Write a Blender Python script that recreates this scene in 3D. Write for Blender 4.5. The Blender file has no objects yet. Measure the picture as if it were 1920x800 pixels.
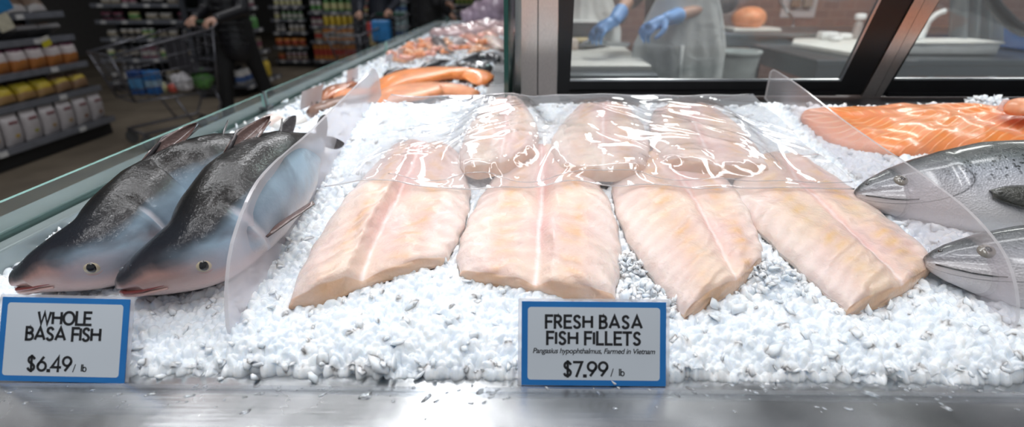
import bpy, bmesh, math, random
import numpy as np
from mathutils import Vector, Matrix
from math import sin, cos, pi, radians

sc = bpy.context.scene
col = sc.collection
rnd = random.Random(7)

# ------------------------------------------------------------------ camera, light, exposure
F, PT, YAW = 950.0, math.atan(425 / 950.0), math.atan(0.0144)
CAM = Vector((0.0, 0.0, 1.30))
cam = bpy.data.objects.new('camera', bpy.data.cameras.new('camera'))
col.objects.link(cam)
cam.location = CAM
cam.rotation_euler = (pi / 2 - PT, 0, YAW)
cam.data.sensor_width = 36
cam.data.lens = F / 1920 * 36
cam.data.clip_start = 0.02
cam.data.clip_end = 100
cam.data.dof.use_dof = True
cam.data.dof.focus_distance = 0.70
cam.data.dof.aperture_fstop = 2.7
sc.camera = cam
sc.view_settings.view_transform = 'Standard'
sc.view_settings.look = 'None'
sc.view_settings.gamma = 1
sc.view_settings.use_curve_mapping = False
sc.view_settings.exposure = -0.08
sc.cycles.use_denoising = True
sc.cycles.max_bounces = 10
sc.cycles.transparent_max_bounces = 16
sc.cycles.caustics_reflective = False
sc.cycles.caustics_refractive = False

w = bpy.data.worlds.new('store_air')
sc.world = w
w.use_nodes = True
w.node_tree.nodes['Background'].inputs[0].default_value = (0.86, 0.93, 1.0, 1)
w.node_tree.nodes['Background'].inputs[1].default_value = 0.32

def lamp(name, loc, size, power, target=None, color=(1, 1, 1), spread=pi):
    l = bpy.data.lights.new(name, 'AREA')
    l.shape = 'RECTANGLE'; l.size, l.size_y = size
    l.energy = power; l.color = color; l.spread = spread
    o = bpy.data.objects.new(name, l); col.objects.link(o)
    o.location = loc
    d = (Vector(target) - Vector(loc)) if target else Vector((0, 0, -1))
    o.rotation_euler = d.to_track_quat('-Z', 'Y').to_euler()
    return o

lamp('display_lamp', (0.10, 0.95, 2.25), (2.6, 0.10), 12.5, (0.1, 0.75, 0.95), (0.97, 0.98, 1.0))
lamp('display_lamp', (0.10, 1.35, 2.35), (2.8, 0.12), 11, (0.1, 0.9, 0.95), (0.97, 0.98, 1.0))
lamp('display_lamp', (-0.35, 3.0, 2.3), (0.15, 3.0), 24, (-0.35, 3.0, 0.9), (0.97, 0.98, 1.0))
for k, (x, y) in enumerate(((-2.6, 2.0), (-2.6, 5.5), (-2.6, 9.0), (-0.6, 0.0), (1.4, 0.2), (-0.6, 7.5), (-5.2, 5.0), (0.4, -1.2), (-1.6, -0.9))):
    lamp('ceiling_lamp', (x, y, 3.9), (0.18, 1.6), 22, None, (0.98, 0.98, 1.0))
for x in (0.8, 2.2, 3.6):
    lamp('kitchen_lamp', (x, 3.0, 2.75), (0.3, 1.4), 30, None, (1.0, 0.98, 0.95))

# ------------------------------------------------------------------ pixel rays
_R = cam.rotation_euler.to_matrix()
def ray(px, py):
    return _R @ Vector(((px - 960) / F, (400 - py) / F, -1.0))
def at_z(px, py, z):
    d = ray(px, py); return CAM + d * ((z - CAM.z) / d.z)
def at_y(px, py, y):
    d = ray(px, py); return CAM + d * ((y - CAM.y) / d.y)
def at_x(px, py, x):
    d = ray(px, py); return CAM + d * ((x - CAM.x) / d.x)
def at_t(px, py, t):
    return CAM + ray(px, py) * t
def sstep(a, b, x):
    t = min(1.0, max(0.0, (x - a) / (b - a))); return t * t * (3 - 2 * t)
def ice(x, y):
    s = 0.03 + 0.17 * sstep(-0.66, -0.38, x)
    z = 0.92 + s * (y - 0.44)
    z += 0.004 * sin(x * 23 + 1.3) * cos(y * 19 + x * 7) + 0.0025 * sin(x * 51 + y * 37)
    if y < 0.50:
        z -= 0.030 * ((0.50 - y) / 0.07) ** 2
    return z
def on_ice(px, py, off=0.0):
    d = ray(px, py); t = 0.3
    while t < 4:
        p = CAM + d * t
        if p.z < ice(p.x, p.y) + off: break
        t += 0.01
    lo, hi = t - 0.01, t
    for _ in range(18):
        m = (lo + hi) / 2; p = CAM + d * m
        if p.z < ice(p.x, p.y) + off: hi = m
        else: lo = m
    return CAM + d * hi

# ------------------------------------------------------------------ materials
class NT:
    def __init__(s, name):
        s.m = bpy.data.materials.new(name); s.m.use_nodes = True
        s.t = s.m.node_tree; s.n = s.t.nodes; s.n.clear()
        s.out = s.n.new('ShaderNodeOutputMaterial')
    def new(s, t, **kw):
        n = s.n.new('ShaderNode' + t)
        for k, v in kw.items():
            if hasattr(n, k): setattr(n, k, v)
            else: s.set(n.inputs[k], v)
        return n
    def set(s, inp, v):
        if isinstance(v, bpy.types.NodeSocket): s.t.links.new(v, inp)
        elif inp.type == 'RGBA' and isinstance(v, (tuple, list)): inp.default_value = (*v[:3], 1)
        else: inp.default_value = v
    def math(s, op, a, b=0.0, c=0.0, clamp=False):
        n = s.n.new('ShaderNodeMath'); n.operation = op; n.use_clamp = clamp
        s.set(n.inputs[0], a); s.set(n.inputs[1], b); s.set(n.inputs[2], c)
        return n.outputs[0]
    def ramp(s, fac, stops, mode='LINEAR'):
        n = s.n.new('ShaderNodeValToRGB'); r = n.color_ramp; r.interpolation = mode
        while len(r.elements) < len(stops): r.elements.new(0.5)
        for e, (p, c) in zip(r.elements, stops):
            e.position = p; e.color = (*c, 1) if isinstance(c, tuple) else (c, c, c, 1)
        s.set(n.inputs[0], fac); return n.outputs[0]
    def mix(s, f, a, b, mode='MIX'):
        n = s.n.new('ShaderNodeMix'); n.data_type = 'RGBA'; n.blend_type = mode
        s.set(n.inputs[0], f); s.set(n.inputs[6], a); s.set(n.inputs[7], b)
        return n.outputs[2]
    def obj(s): return s.new('TexCoord').outputs['Object']
    def gen(s): return s.new('TexCoord').outputs['Generated']
    def uv(s):
        u = s.new('SeparateXYZ'); s.set(u.inputs[0], s.new('TexCoord').outputs['UV'])
        return u.outputs[0], u.outputs[1]
    def noise(s, scale, vec=None, detail=3, rough=.5, dist=0.0, col=False):
        n = s.n.new('ShaderNodeTexNoise')
        n.inputs['Scale'].default_value = scale; n.inputs['Detail'].default_value = detail
        n.inputs['Roughness'].default_value = rough; n.inputs['Distortion'].default_value = dist
        s.set(n.inputs['Vector'], vec if vec is not None else s.obj())
        return n.outputs['Color' if col else 'Fac']
    def bump(s, h, strength=.3, dist=.01):
        n = s.n.new('ShaderNodeBump'); s.set(n.inputs['Height'], h)
        n.inputs['Strength'].default_value = strength; n.inputs['Distance'].default_value = dist
        return n.outputs[0]
    def principled(s, **kw):
        p = s.n.new('ShaderNodeBsdfPrincipled')
        for k, v in kw.items(): s.set(p.inputs[k.replace('_', ' ')], v)
        return p.outputs[0]
    def finish(s, sh):
        s.set(s.out.inputs[0], sh); return s.m

_mc = {}
def M(name, c=(.5, .5, .5), rough=.5, metal=0.0, var=.12, scale=18, bump=0.0, bscale=60, coat=0.0, **kw):
    """plain surface with a little procedural variation"""
    if name in _mc: return _mc[name]
    t = NT(name)
    f = t.noise(scale)
    c2 = tuple(max(0, v * (1 - var)) for v in c); c1 = tuple(min(1, v * (1 + var)) for v in c)
    base = t.ramp(f, [(.3, c2), (.7, c1)])
    a = dict(Base_Color=base, Roughness=rough, Metallic=metal, Coat_Weight=coat)
    if bump: a['Normal'] = t.bump(t.noise(bscale), bump, .004)
    a.update(kw)
    _mc[name] = t.finish(t.principled(**a)); return _mc[name]
def banded(name, stops, rough=.45, axis=2, nz=.0, coat=0.0):
    """bands of colour along the height of one package"""
    if name in _mc: return _mc[name]
    t = NT(name); g = t.new('SeparateXYZ'); t.set(g.inputs[0], t.gen())
    v = g.outputs[axis]
    if nz: v = t.math('ADD', v, t.math('MULTIPLY', t.math('SUBTRACT', t.noise(9, t.gen()), .5), nz))
    c = t.ramp(v, stops, 'CONSTANT')
    c = t.mix(.25, c, t.mix(1.0, c, t.noise(14, t.gen(), col=True), 'MULTIPLY'))
    _mc[name] = t.finish(t.principled(Base_Color=c, Roughness=rough, Coat_Weight=coat)); return _mc[name]
def clear(name, tint=(1, 1, 1), milk=0.0, milkc=(.9, .88, .88), rough=.03, refl=1.0, bump=None, edge=None):
    """clear sheet: passes light straight through, reflects by fresnel, optional milkiness"""
    if name in _mc: return _mc[name]
    t = NT(name)
    tr = t.new('BsdfTransparent', Color=tint).outputs[0]
    if milk:
        d = t.new('BsdfDiffuse', Color=milkc).outputs[0]; tl = t.new('BsdfTranslucent', Color=milkc).outputs[0]
        h = t.new('MixShader'); t.set(h.inputs[0], .5); t.set(h.inputs[1], d); t.set(h.inputs[2], tl)
        q = t.new('MixShader'); t.set(q.inputs[0], milk); t.set(q.inputs[1], tr); t.set(q.inputs[2], h.outputs[0]); tr = q.outputs[0]
    gl = t.new('BsdfGlossy', Roughness=rough)
    fr = t.new('LayerWeight', Blend=.5)
    if bump:
        nrm = t.bump(t.noise(bump[0], detail=4, dist=1.0), bump[1], bump[2]); t.set(gl.inputs['Normal'], nrm); t.set(fr.inputs['Normal'], nrm)
    m = t.new('MixShader'); t.set(m.inputs[0], t.math('MULTIPLY', t.math('ADD', .04, t.math('MULTIPLY', t.math('POWER', fr.outputs['Facing'], 5.0), .96)), refl, clamp=True)); t.set(m.inputs[1], tr); t.set(m.inputs[2], gl.outputs[0])
    _mc[name] = t.finish(m.outputs[0]); return _mc[name]

# ------------------------------------------------------------------ mesh building
class MB:
    def __init__(s): s.v, s.f, s.uv, s.mi = [], [], {}, []
    def add(s, vs, fs, mi=0, uvs=None):
        b = len(s.v); s.v += [tuple(v) for v in vs]
        s.f += [tuple(i + b for i in f) for f in fs]; s.mi += [mi] * len(fs)
        if uvs: s.uv.update({b + i: u for i, u in enumerate(uvs)})
        return s
    def box(s, c, size, rot=None, bev=0.0, mi=0):
        bm = bmesh.new(); bmesh.ops.create_cube(bm, size=1)
        bmesh.ops.scale(bm, vec=size, verts=bm.verts)
        if bev: bmesh.ops.bevel(bm, geom=list(bm.edges), offset=min(bev, min(size) * .45), segments=2, profile=.5, affect='EDGES')
        m = Matrix.Translation(c) @ (rot.to_4x4() if rot else Matrix())
        bm.transform(m); bm.verts.index_update()
        s.add([v.co[:] for v in bm.verts], [[v.index for v in f.verts] for f in bm.faces], mi); bm.free(); return s
    def span(s, a, b, bev=0.0, mi=0):
        a, b = Vector(a), Vector(b)
        return s.box((a + b) / 2, [abs(x) for x in (b - a)], None, bev, mi)
    def tube(s, pts, r, n=8, cap=True, mi=0):
        pts = [Vector(p) for p in pts]; rs = r if isinstance(r, (list, tuple)) else [r] * len(pts)
        vs, fs = [], []; up = None
        for i, p in enumerate(pts):
            d = (pts[min(i + 1, len(pts) - 1)] - pts[max(i - 1, 0)]).normalized()
            if up is None: up = Vector((0, 0, 1)) if abs(d.z) < .9 else Vector((1, 0, 0))
            a = d.cross(up).normalized(); up = a.cross(d).normalized()
            for k in range(n):
                q = 2 * pi * k / n; vs.append(p + (a * cos(q) + up * sin(q)) * rs[i])
        for i in range(len(pts) - 1):
            for k in range(n):
                fs.append((i * n + k, i * n + (k + 1) % n, (i + 1) * n + (k + 1) % n, (i + 1) * n + k))
        if cap: fs.append(tuple(range(n))[::-1]); fs.append(tuple((len(pts) - 1) * n + k for k in range(n)))
        return s.add(vs, fs, mi)
    def lathe(s, prof, c=(0, 0, 0), n=16, mi=0):
        vs, fs = [], []; c = Vector(c)
        for r, z in prof:
            for k in range(n): vs.append(c + Vector((r * cos(2 * pi * k / n), r * sin(2 * pi * k / n), z)))
        for i in range(len(prof) - 1):
            for k in range(n): fs.append((i * n + k, i * n + (k + 1) % n, (i + 1) * n + (k + 1) % n, (i + 1) * n + k))
        fs.append(tuple(range(n))[::-1]); fs.append(tuple((len(prof) - 1) * n + k for k in range(n)))
        return s.add(vs, fs, mi)
    def ball(s, c, r, nu=16, nv=10, rot=None, mi=0):
        r = (r, r, r) if isinstance(r, (int, float)) else r
        vs, fs = [], []; c = Vector(c)
        for i in range(nv + 1):
            th = pi * (i + .001) / (nv + .002)
            for k in range(nu):
                p = Vector((r[0] * sin(th) * cos(2 * pi * k / nu), r[1] * sin(th) * sin(2 * pi * k / nu), r[2] * cos(th)))
                vs.append(c + (rot @ p if rot else p))
        for i in range(nv):
            for k in range(nu): fs.append((i * nu + k, (i + 1) * nu + k, (i + 1) * nu + (k + 1) % nu, i * nu + (k + 1) % nu))
        return s.add(vs, fs, mi)
    def prism(s, poly, vec, mi=0, mi_side=None):
        n = len(poly); vec = Vector(vec); a = [Vector(p) for p in poly]
        s.add(a + [p + vec for p in a], [tuple(range(n))[::-1], tuple(range(n, 2 * n))], mi)
        b = len(s.v) - 2 * n
        s.f += [(b + i, b + (i + 1) % n, b + n + (i + 1) % n, b + n + i) for i in range(n)]
        s.mi += [mi if mi_side is None else mi_side] * n
        return s
    def grid(s, P, nu, nv, UV=None, mi=0, closeu=False):
        vs = [P[i][j] for i in range(nu) for j in range(nv)]
        fs = [(i * nv + j, i * nv + j + 1, (i + 1) % nu * nv + j + 1, (i + 1) % nu * nv + j) for i in range(nu if closeu else nu - 1) for j in range(nv - 1)]
        return s.add(vs, fs, mi, [UV[i][j] for i in range(nu) for j in range(nv)] if UV else None)
    def build(s, name, mat, parent=None, smooth=False, origin=None, auto=None, fix=True):
        me = bpy.data.meshes.new(name)
        vs = s.v
        if origin is not None:
            o = Vector(origin); vs = [(v[0] - o.x, v[1] - o.y, v[2] - o.z) for v in vs]
        me.from_pydata(vs, [], s.f)
        mats = mat if isinstance(mat, (list, tuple)) else [mat]
        for m in mats: me.materials.append(m)
        if len(mats) > 1: me.polygons.foreach_set('material_index', s.mi)
        if s.uv:
            l = me.uv_layers.new(name='UVMap'); vi = np.zeros(len(me.loops), int); me.loops.foreach_get('vertex_index', vi)
            arr = np.array([s.uv.get(i, (0, 0)) for i in range(len(vs))], float)
            l.data.foreach_set('uv', arr[vi].ravel())
        if fix:
            bm = bmesh.new(); bm.from_mesh(me); bmesh.ops.recalc_face_normals(bm, faces=bm.faces); bm.to_mesh(me); bm.free()
        if smooth:
            me.polygons.foreach_set('use_smooth', [True] * len(me.polygons))
            if auto: me.set_sharp_from_angle(angle=radians(auto))
        me.update()
        o = bpy.data.objects.new(name, me); col.objects.link(o)
        if origin is not None and parent is None: o.location = origin
        if parent is not None: o.parent = parent
        return o

def tag(o, label=None, cat=None, group=None, kind=None):
    if label: o['label'] = label
    if cat: o['category'] = cat
    if group: o['group'] = group
    if kind: o['kind'] = kind
    return o
def empty(name, loc, label, cat, group=None, rz=0.0):
    o = bpy.data.objects.new(name, None); col.objects.link(o); o.location = loc; o.rotation_euler = (0, 0, rz)
    o.empty_display_size = .05
    return tag(o, label, cat, group)
def copy_tree(o, parent=None):
    c = o.copy(); col.objects.link(c); c.parent = parent
    for ch in list(o.children): copy_tree(ch, c)
    return c
ORD = ['first', 'second', 'third', 'fourth', 'fifth', 'sixth', 'seventh', 'eighth', 'ninth', 'tenth', 'eleventh', 'twelfth', 'thirteenth', 'fourteenth', 'fifteenth', 'sixteenth']
def spline(pts, n):
    """Catmull-Rom resample, even arc length"""
    P = [np.array(p, float) for p in pts]; P = [2 * P[0] - P[1]] + P + [2 * P[-1] - P[-2]]
    out = []
    for i in range(1, len(P) - 2):
        for k in range(16):
            t = k / 16; a, b, c, d = P[i - 1], P[i], P[i + 1], P[i + 2]
            out.append(.5 * ((2 * b) + (c - a) * t + (2 * a - 5 * b + 4 * c - d) * t * t + (3 * b - a - 3 * c + d) * t ** 3))
    out.append(P[-2]); out = np.array(out)
    L = np.concatenate([[0], np.cumsum(np.linalg.norm(np.diff(out, axis=0), axis=1))])
    q = np.linspace(0, L[-1], n)
    return np.array([[np.interp(v, L, out[:, k]) for k in range(out.shape[1])] for v in q])
def interp(x, xs, ys): return float(np.interp(x, xs, ys))
# ================================================================== the room shell
m_floor = M('floor_concrete', (.17, .14, .105), .45, var=.25, scale=3, bump=.05)
tag(MB().span((-9, -2, -.1), (6, 17, 0)).build('floor', m_floor), kind='structure')
m_ceil = M('ceiling_paint', (.035, .035, .038), .8)
tag(MB().span((-9, -2, 4.4), (6, 17, 4.5)).build('ceiling', m_ceil), kind='structure')
m_wallg = M('wall_paint', (.10, .095, .09), .7)
tag(MB().span((-9, 16.9, 0), (6, 17, 4.4)).build('wall_back', m_wallg), kind='structure')
tag(MB().span((-9.1, -2, 0), (-9, 17, 4.4)).build('wall_left', m_wallg), kind='structure')

def steel(name, c=(.56, .57, .58), rough=.28, axis=0, stretch=60, bstr=.06):
    t = NT(name)
    mp = t.new('Mapping'); t.set(mp.inputs['Vector'], t.obj())
    s = [stretch] * 3; s[axis] = 1.2; mp.inputs['Scale'].default_value = s
    n = t.noise(6, mp.outputs[0], detail=4); n2 = t.noise(5, detail=4)
    base = t.ramp(n, [(.2, tuple(v * .82 for v in c)), (.8, c)])
    r = t.math('ADD', t.math('MULTIPLY', n2, .22), rough - .11)
    return t.finish(t.principled(Base_Color=base, Metallic=1.0, Roughness=r, Normal=t.bump(n, bstr, .002)))
m_steel = steel('brushed_steel')
m_steelv = steel('brushed_steel_upright', (.60, .54, .50), .30, 2)
m_steeld = steel('dark_steel', (.20, .205, .215), .35, 0)
m_black = M('black_aluminium', (.006, .006, .007), .35, var=.3)
m_alu = M('aluminium_trim', (.55, .57, .59), .3, 1.0)

# ------------------------------------------------------------------ display counter
XG = -0.80; ZL = 0.895
ctr = empty('display_counter', (0, .3, 0), 'stainless steel fish display counter with a wet front ledge under the price signs', 'counter')
m_ledge = None
t = NT('wet_ledge_steel')
mp = t.new('Mapping'); t.set(mp.inputs['Vector'], t.obj()); mp.inputs['Scale'].default_value = (2, 40, 2)
n = t.noise(5, mp.outputs[0], detail=4)
n2 = t.noise(7, detail=5); n3 = t.noise(90, detail=2)
base = t.ramp(n2, [(.25, (.40, .41, .42)), (.75, (.68, .69, .70))])
r = t.math('ADD', t.math('MULTIPLY', n2, .30), .10)
bh = t.math('ADD', t.math('MULTIPLY', n, .5), t.math('MULTIPLY', n3, .25))
m_ledge = t.finish(t.principled(Base_Color=base, Metallic=1.0, Roughness=r, Normal=t.bump(bh, .10, .002)))
MB().span((XG - .05, .10, ZL - .03), (1.7, .460, ZL), .004).build('ledge', m_ledge, ctr, origin=(0, .3, 0))
m_cream = M('white_tray_metal', (.55, .60, .62), .35)
MB().span((XG - .05, .460, ZL - .06), (1.7, 1.24, ZL - .05)).build('tray', m_steel, ctr, origin=(0, .3, 0))
MB().span((XG - .02, .14, .02), (1.7, 1.24, ZL - .06)).build('cabinet_body', m_steeld, ctr, origin=(0, .3, 0))
# side ledge with its glass channel, running away from the camera
m_rail = M('satin_rail', (.30, .345, .35), .38, .6, var=.06)
m_gasket = M('dark_green_gasket', (.02, .05, .045), .3)
sl = MB(); zr = .955
sl.span((XG - .055, .437, ZL), (XG + .004, 6.2, zr), .003)
sl.span((XG + .022, .437, ZL), (XG + .05, 6.2, zr - .004), .003)
sl.build('side_rail', m_rail, ctr, origin=(0, .3, 0))
MB().span((XG + .004, .437, ZL), (XG + .022, 6.2, zr - .014)).build('glass_channel', m_gasket, ctr, origin=(0, .3, 0))
MB().span((XG - .055, 1.24, .02), (-.02, 6.2, ZL)).build('side_cabinet', m_steeld, ctr, origin=(0, .3, 0))
MB().span((-.115, 1.26, ZL), (-.035, 6.2, .965), .003).build('inner_rail', m_steel, ctr, origin=(0, .3, 0))

# ------------------------------------------------------------------ glass guards
def glass_pane_mat(name, edgec):
    return [clear(name, (.88, .93, .92), milk=.03, milkc=(.5, .55, .55), rough=.02, refl=.55),
            M(name + '_edge', edgec, .12, coat=.6)]
gm = glass_pane_mat('guard_glass', (.36, .60, .55))
ztop = at_x(0, 372, XG).z
def pane_yz(name, x, y0, y1, z0, z1, label, th=.008):
    b = MB().prism([(x - th / 2, y0, z0), (x - th / 2, y1, z0), (x - th / 2, y1, z1), (x - th / 2, y0, z1)], (th, 0, 0), 0, 1)
    return tag(b.build(name, gm, None, origin=(x, y0, z0)), label, 'glass panel')
yj = at_x(486, 174, XG).y
pane_yz('glass_guard', XG + .013, .20, yj - .012, zr - .012, ztop, 'long clear glass guard beside the two whole grey catfish')
y2e = 3.1
pane_yz('glass_guard', XG + .013, yj + .01, y2e, zr - .012, ztop + .002, 'clear glass guard behind the catfish tails, beside the white price cards')
pane_yz('glass_guard', XG + .013, y2e + .03, 5.9, zr - .012, ztop + .004, 'far clear glass guard beside the shrimp and pink fish')
cl = MB(); cl.tube([(XG + .013, yj, zr - .01), (XG + .013, yj, ztop + .004)], .005, 8); cl.box((XG + .013, yj, zr), (.03, .04, .012), None, .003)
tag(cl.build('glass_post', m_steeld, origin=(XG + .013, yj, zr)), 'slim dark metal post at the joint between two glass guards', 'post')
# tall end pane seen edge on
dg = [clear('end_glass', (.80, .93, .90), rough=.02, refl=.9), M('end_glass_edge', (.005, .060, .045), .1, coat=.8)]
xe = at_y(949, 120, 1.20).x
b = MB().prism([(xe - .005, 1.20, .96), (xe - .005, 2.6, .96), (xe - .005, 2.6, 1.75), (xe - .005, 1.20, 1.75)], (.010, 0, 0), 0, 1)
tag(b.build('glass_divider', dg, origin=(xe, 1.2, .96)), 'tall upright glass divider with a dark green edge left of the steel pillar', 'glass panel')

# ------------------------------------------------------------------ leaning window wall
AW = radians(19.4)
WO = at_y(975, 179, 1.30); WU = Vector((0, -sin(AW), cos(AW))); WN = Vector((0, -cos(AW), -sin(AW)))   # normal towards the shop
def Wp(px, py, off=0.0):
    d = ray(px, py); t = (WO + WN * off - CAM).dot(WN) / d.dot(WN)
    return CAM + d * t
def wslab(b, poly, d0, d1, mi=0):
    """poly in pixels on the wall plane, extruded from depth d0 to d1 behind it"""
    P = [Wp(x, y) - WN * d0 for x, y in poly]
    return b.prism(P, -WN * (d1 - d0), mi)
def ext(p, q, row):   # point at row on the line p-q
    k = (row - p[1]) / (q[1] - p[1]); return (p[0] + (q[0] - p[0]) * k, row)
TOP = -260
def quad(l0, l1, r0, r1, rb, rt=TOP): return [ext(l0, l1, rb), ext(r0, r1, rb), ext(r0, r1, rt), ext(l0, l1, rt)]
def barwall(name, polys, mat, d0, d1, parent=None, **kw):
    b = MB()
    for p in polys: wslab(b, p, d0, d1)
    return b.build(name, mat, parent)
# left pillar: two steel strips with a seam
pl = empty('column_1', WO, None, None); pl['kind'] = 'structure'; pl.name = 'pillar'
pl.location = (0, 0, 0)
barwall('left_strip', [quad((977, 178), (978, 0), (1007, 178), (1008, 0), 179)], m_steelv, 0.0, .05, pl)
barwall('right_strip', [quad((1009, 178), (1010, 0), (1044, 178), (1047, 0), 179)], m_steelv, 0.002, .05, pl)
barwall('seam', [quad((1006, 178), (1007, 0), (1010, 178), (1011, 0), 179)], m_black, .006, .05, pl)
# right pillar, leaning with perspective
pr = empty('pillar', (0, 0, 0), None, None); pr['kind'] = 'structure'
barwall('left_strip', [quad((1614, 180), (1712, 0), (1638, 180), (1731, 0), 181)], m_steelv, -.004, .05, pr)
barwall('right_strip', [quad((1640, 180), (1733, 0), (1652, 180), (1760, 0), 181)], m_steelv, -.002, .05, pr)
barwall('seam', [quad((1637, 180), (1729, 0), (1641, 180), (1735, 0), 181)], m_black, .004, .05, pr)
wgl = clear('window_glass', (.93, .95, .95), milk=.06, milkc=(.7, .72, .74), rough=.02, refl=.8)
def window(name, L, Li, Ri, R, rb, ri):
    w_ = empty(name, (0, 0, 0), None, None); w_['kind'] = 'structure'
    fr = MB()
    wslab(fr, quad(*L, *Li, rb), 0.0, .014); wslab(fr, quad(*Ri, *R, rb), 0.0, .014)
    a, b_ = ext(*Li, rb), ext(*Ri, rb); c, d = ext(*Ri, ri), ext(*Li, ri)
    wslab(fr, [a, b_, c, d], .0, .014)
    # raised step along the bottom rail
    wslab(fr, [ext(*Li, rb - 1), ext(*Ri, rb - 1), ext(*Ri, rb - 8), ext(*Li, rb - 8)], -.006, .0)
    a, b_ = ext(*Li, TOP), ext(*Ri, TOP); c, d = ext(*Ri, TOP + 40), ext(*Li, TOP + 40)
    wslab(fr, [d, c, b_, a], .0, .05)
    fr.build('window_frame', m_black, w_)
    s = MB(); k = 3.5
    li, ri_ = ext(*Li, ri), ext(*Ri, ri)
    lt, rt = ext(*Li, TOP + 40), ext(*Ri, TOP + 40)
    wslab(s, [li, ri_, (ri_[0] + 1, ri_[1] - k), (li[0], li[1] - k)], -.001, .003)
    wslab(s, [ri_, rt, (rt[0] - k - 3, rt[1]), (ri_[0] - k, ri_[1])][::-1], -.001, .003)
    s.build('inner_trim', m_alu, w_)
    g = MB(); wslab(g, [li, ri_, rt, lt], .0032, .0072); g.build('pane', wgl, w_)
    return w_
window('window_1', ((1045, 178), (1048, 0)), ((1069, 150), (1077, 0)), ((1578, 150), (1652, 0)), ((1613, 180), (1711, 0)), 178, 152)
window('window_2', ((1653, 180), (1761, 0)), ((1676, 150), (1762, 0)), ((2280, 150), (2500, 0)), ((2330, 180), (2560, 0)), 180, 150)
# header above, sill below
P0, P1 = Wp(970, TOP), Wp(2700, TOP)
tag(MB().prism([P0, P1, P1 + Vector((0, 0, 1.2)), P0 + Vector((0, 0, 1.2))], (0, .06, 0)).build('wall_header', m_steeld), kind='structure')
zs = WO.z
sb = MB(); sb.span((xe - .0, 1.155, zs - .10), (2.3, 1.33, zs - .002), .003); sb.span((xe, 1.146, zs - .10), (2.3, 1.156, zs + .006), .002)
tag(sb.build('window_sill', m_steeld), kind='structure')
tag(MB().span((-.012, 1.40, 0), (.010, 7, 2.6)).build('wall_partition', steel('partition_steel', (.42, .43, .44), .25, 2)), kind='structure')

# ------------------------------------------------------------------ acrylic dividers and film
acr = [clear('acrylic', (.97, .96, .97), milk=.20, milkc=(.96, .93, .95), rough=.05, refl=.45, bump=(14, .25, .003)),
       clear('acrylic_edge', (.95, .95, .96), milk=.6, milkc=(.9, .88, .89), rough=.1)]
def fin(pix, X, label, acr=acr):
    P = [at_x(px, py, X) for px, py in pix]
    P = [Vector(q) for q in spline([(p.y, p.z) for p in P[1:]], 40).tolist()] if 0 else P
    yz = spline([(p.y, p.z) for p in P[1:]], 44)          # from the back top corner forward and down
    y0, y1 = float(yz[0][0]), float(yz[-1][0])
    poly = [(X, float(a), float(b_)) for a, b_ in yz]
    bot = []
    for k in range(24):
        y = y1 + (y0 - y1) * k / 23
        z = ice(X, y) - .012 if y < 1.14 else zs + .002
        bot.append((X, y, z))
    bot[-1] = (X, y0, zs + .008)
    full = poly + bot
    b = MB().prism(full, (.0045 if X > 0 else -.0045, 0, 0), 0, 1)
    return tag(b.build('acrylic_divider', acr, origin=(X, .8, 1.0)), label, 'divider')
XL, XR = -.340, .587
fin([(722, 205), (712, 150), (707, 134), (700, 128), (690, 140), (640, 190), (580, 250), (535, 288), (500, 322), (478, 352), (460, 390), (446, 430), (435, 470), (429, 520), (427, 565), (430, 612)], XL,
    'clear curved acrylic divider between the catfish and the basa fillets',
    [clear('fogged_acrylic', (.98, .97, .98), milk=.36, milkc=(.97, .93, .95), rough=.05, refl=.45, bump=(14, .25, .003)), acr[1]])
fin([(1437, 200), (1440, 150), (1443, 135), (1450, 131), (1500, 163), (1570, 218), (1640, 268), (1700, 308), (1760, 352), (1810, 392), (1850, 434), (1878, 472), (1895, 512), (1905, 560), (1904, 600)], XR,
    'clear curved acrylic divider between the basa fillets and the salmon')
# ================================================================== fillets
FOOT = []      # footprints where the ice is pressed down: (polygon xy)
HM = {}        # height map of what lies under the film
def hm_add(P, r=.012):
    for p in P:
        k = (round(p[0] / .008), round(p[1] / .008))
        HM[k] = max(HM.get(k, 0), p[2])

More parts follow.
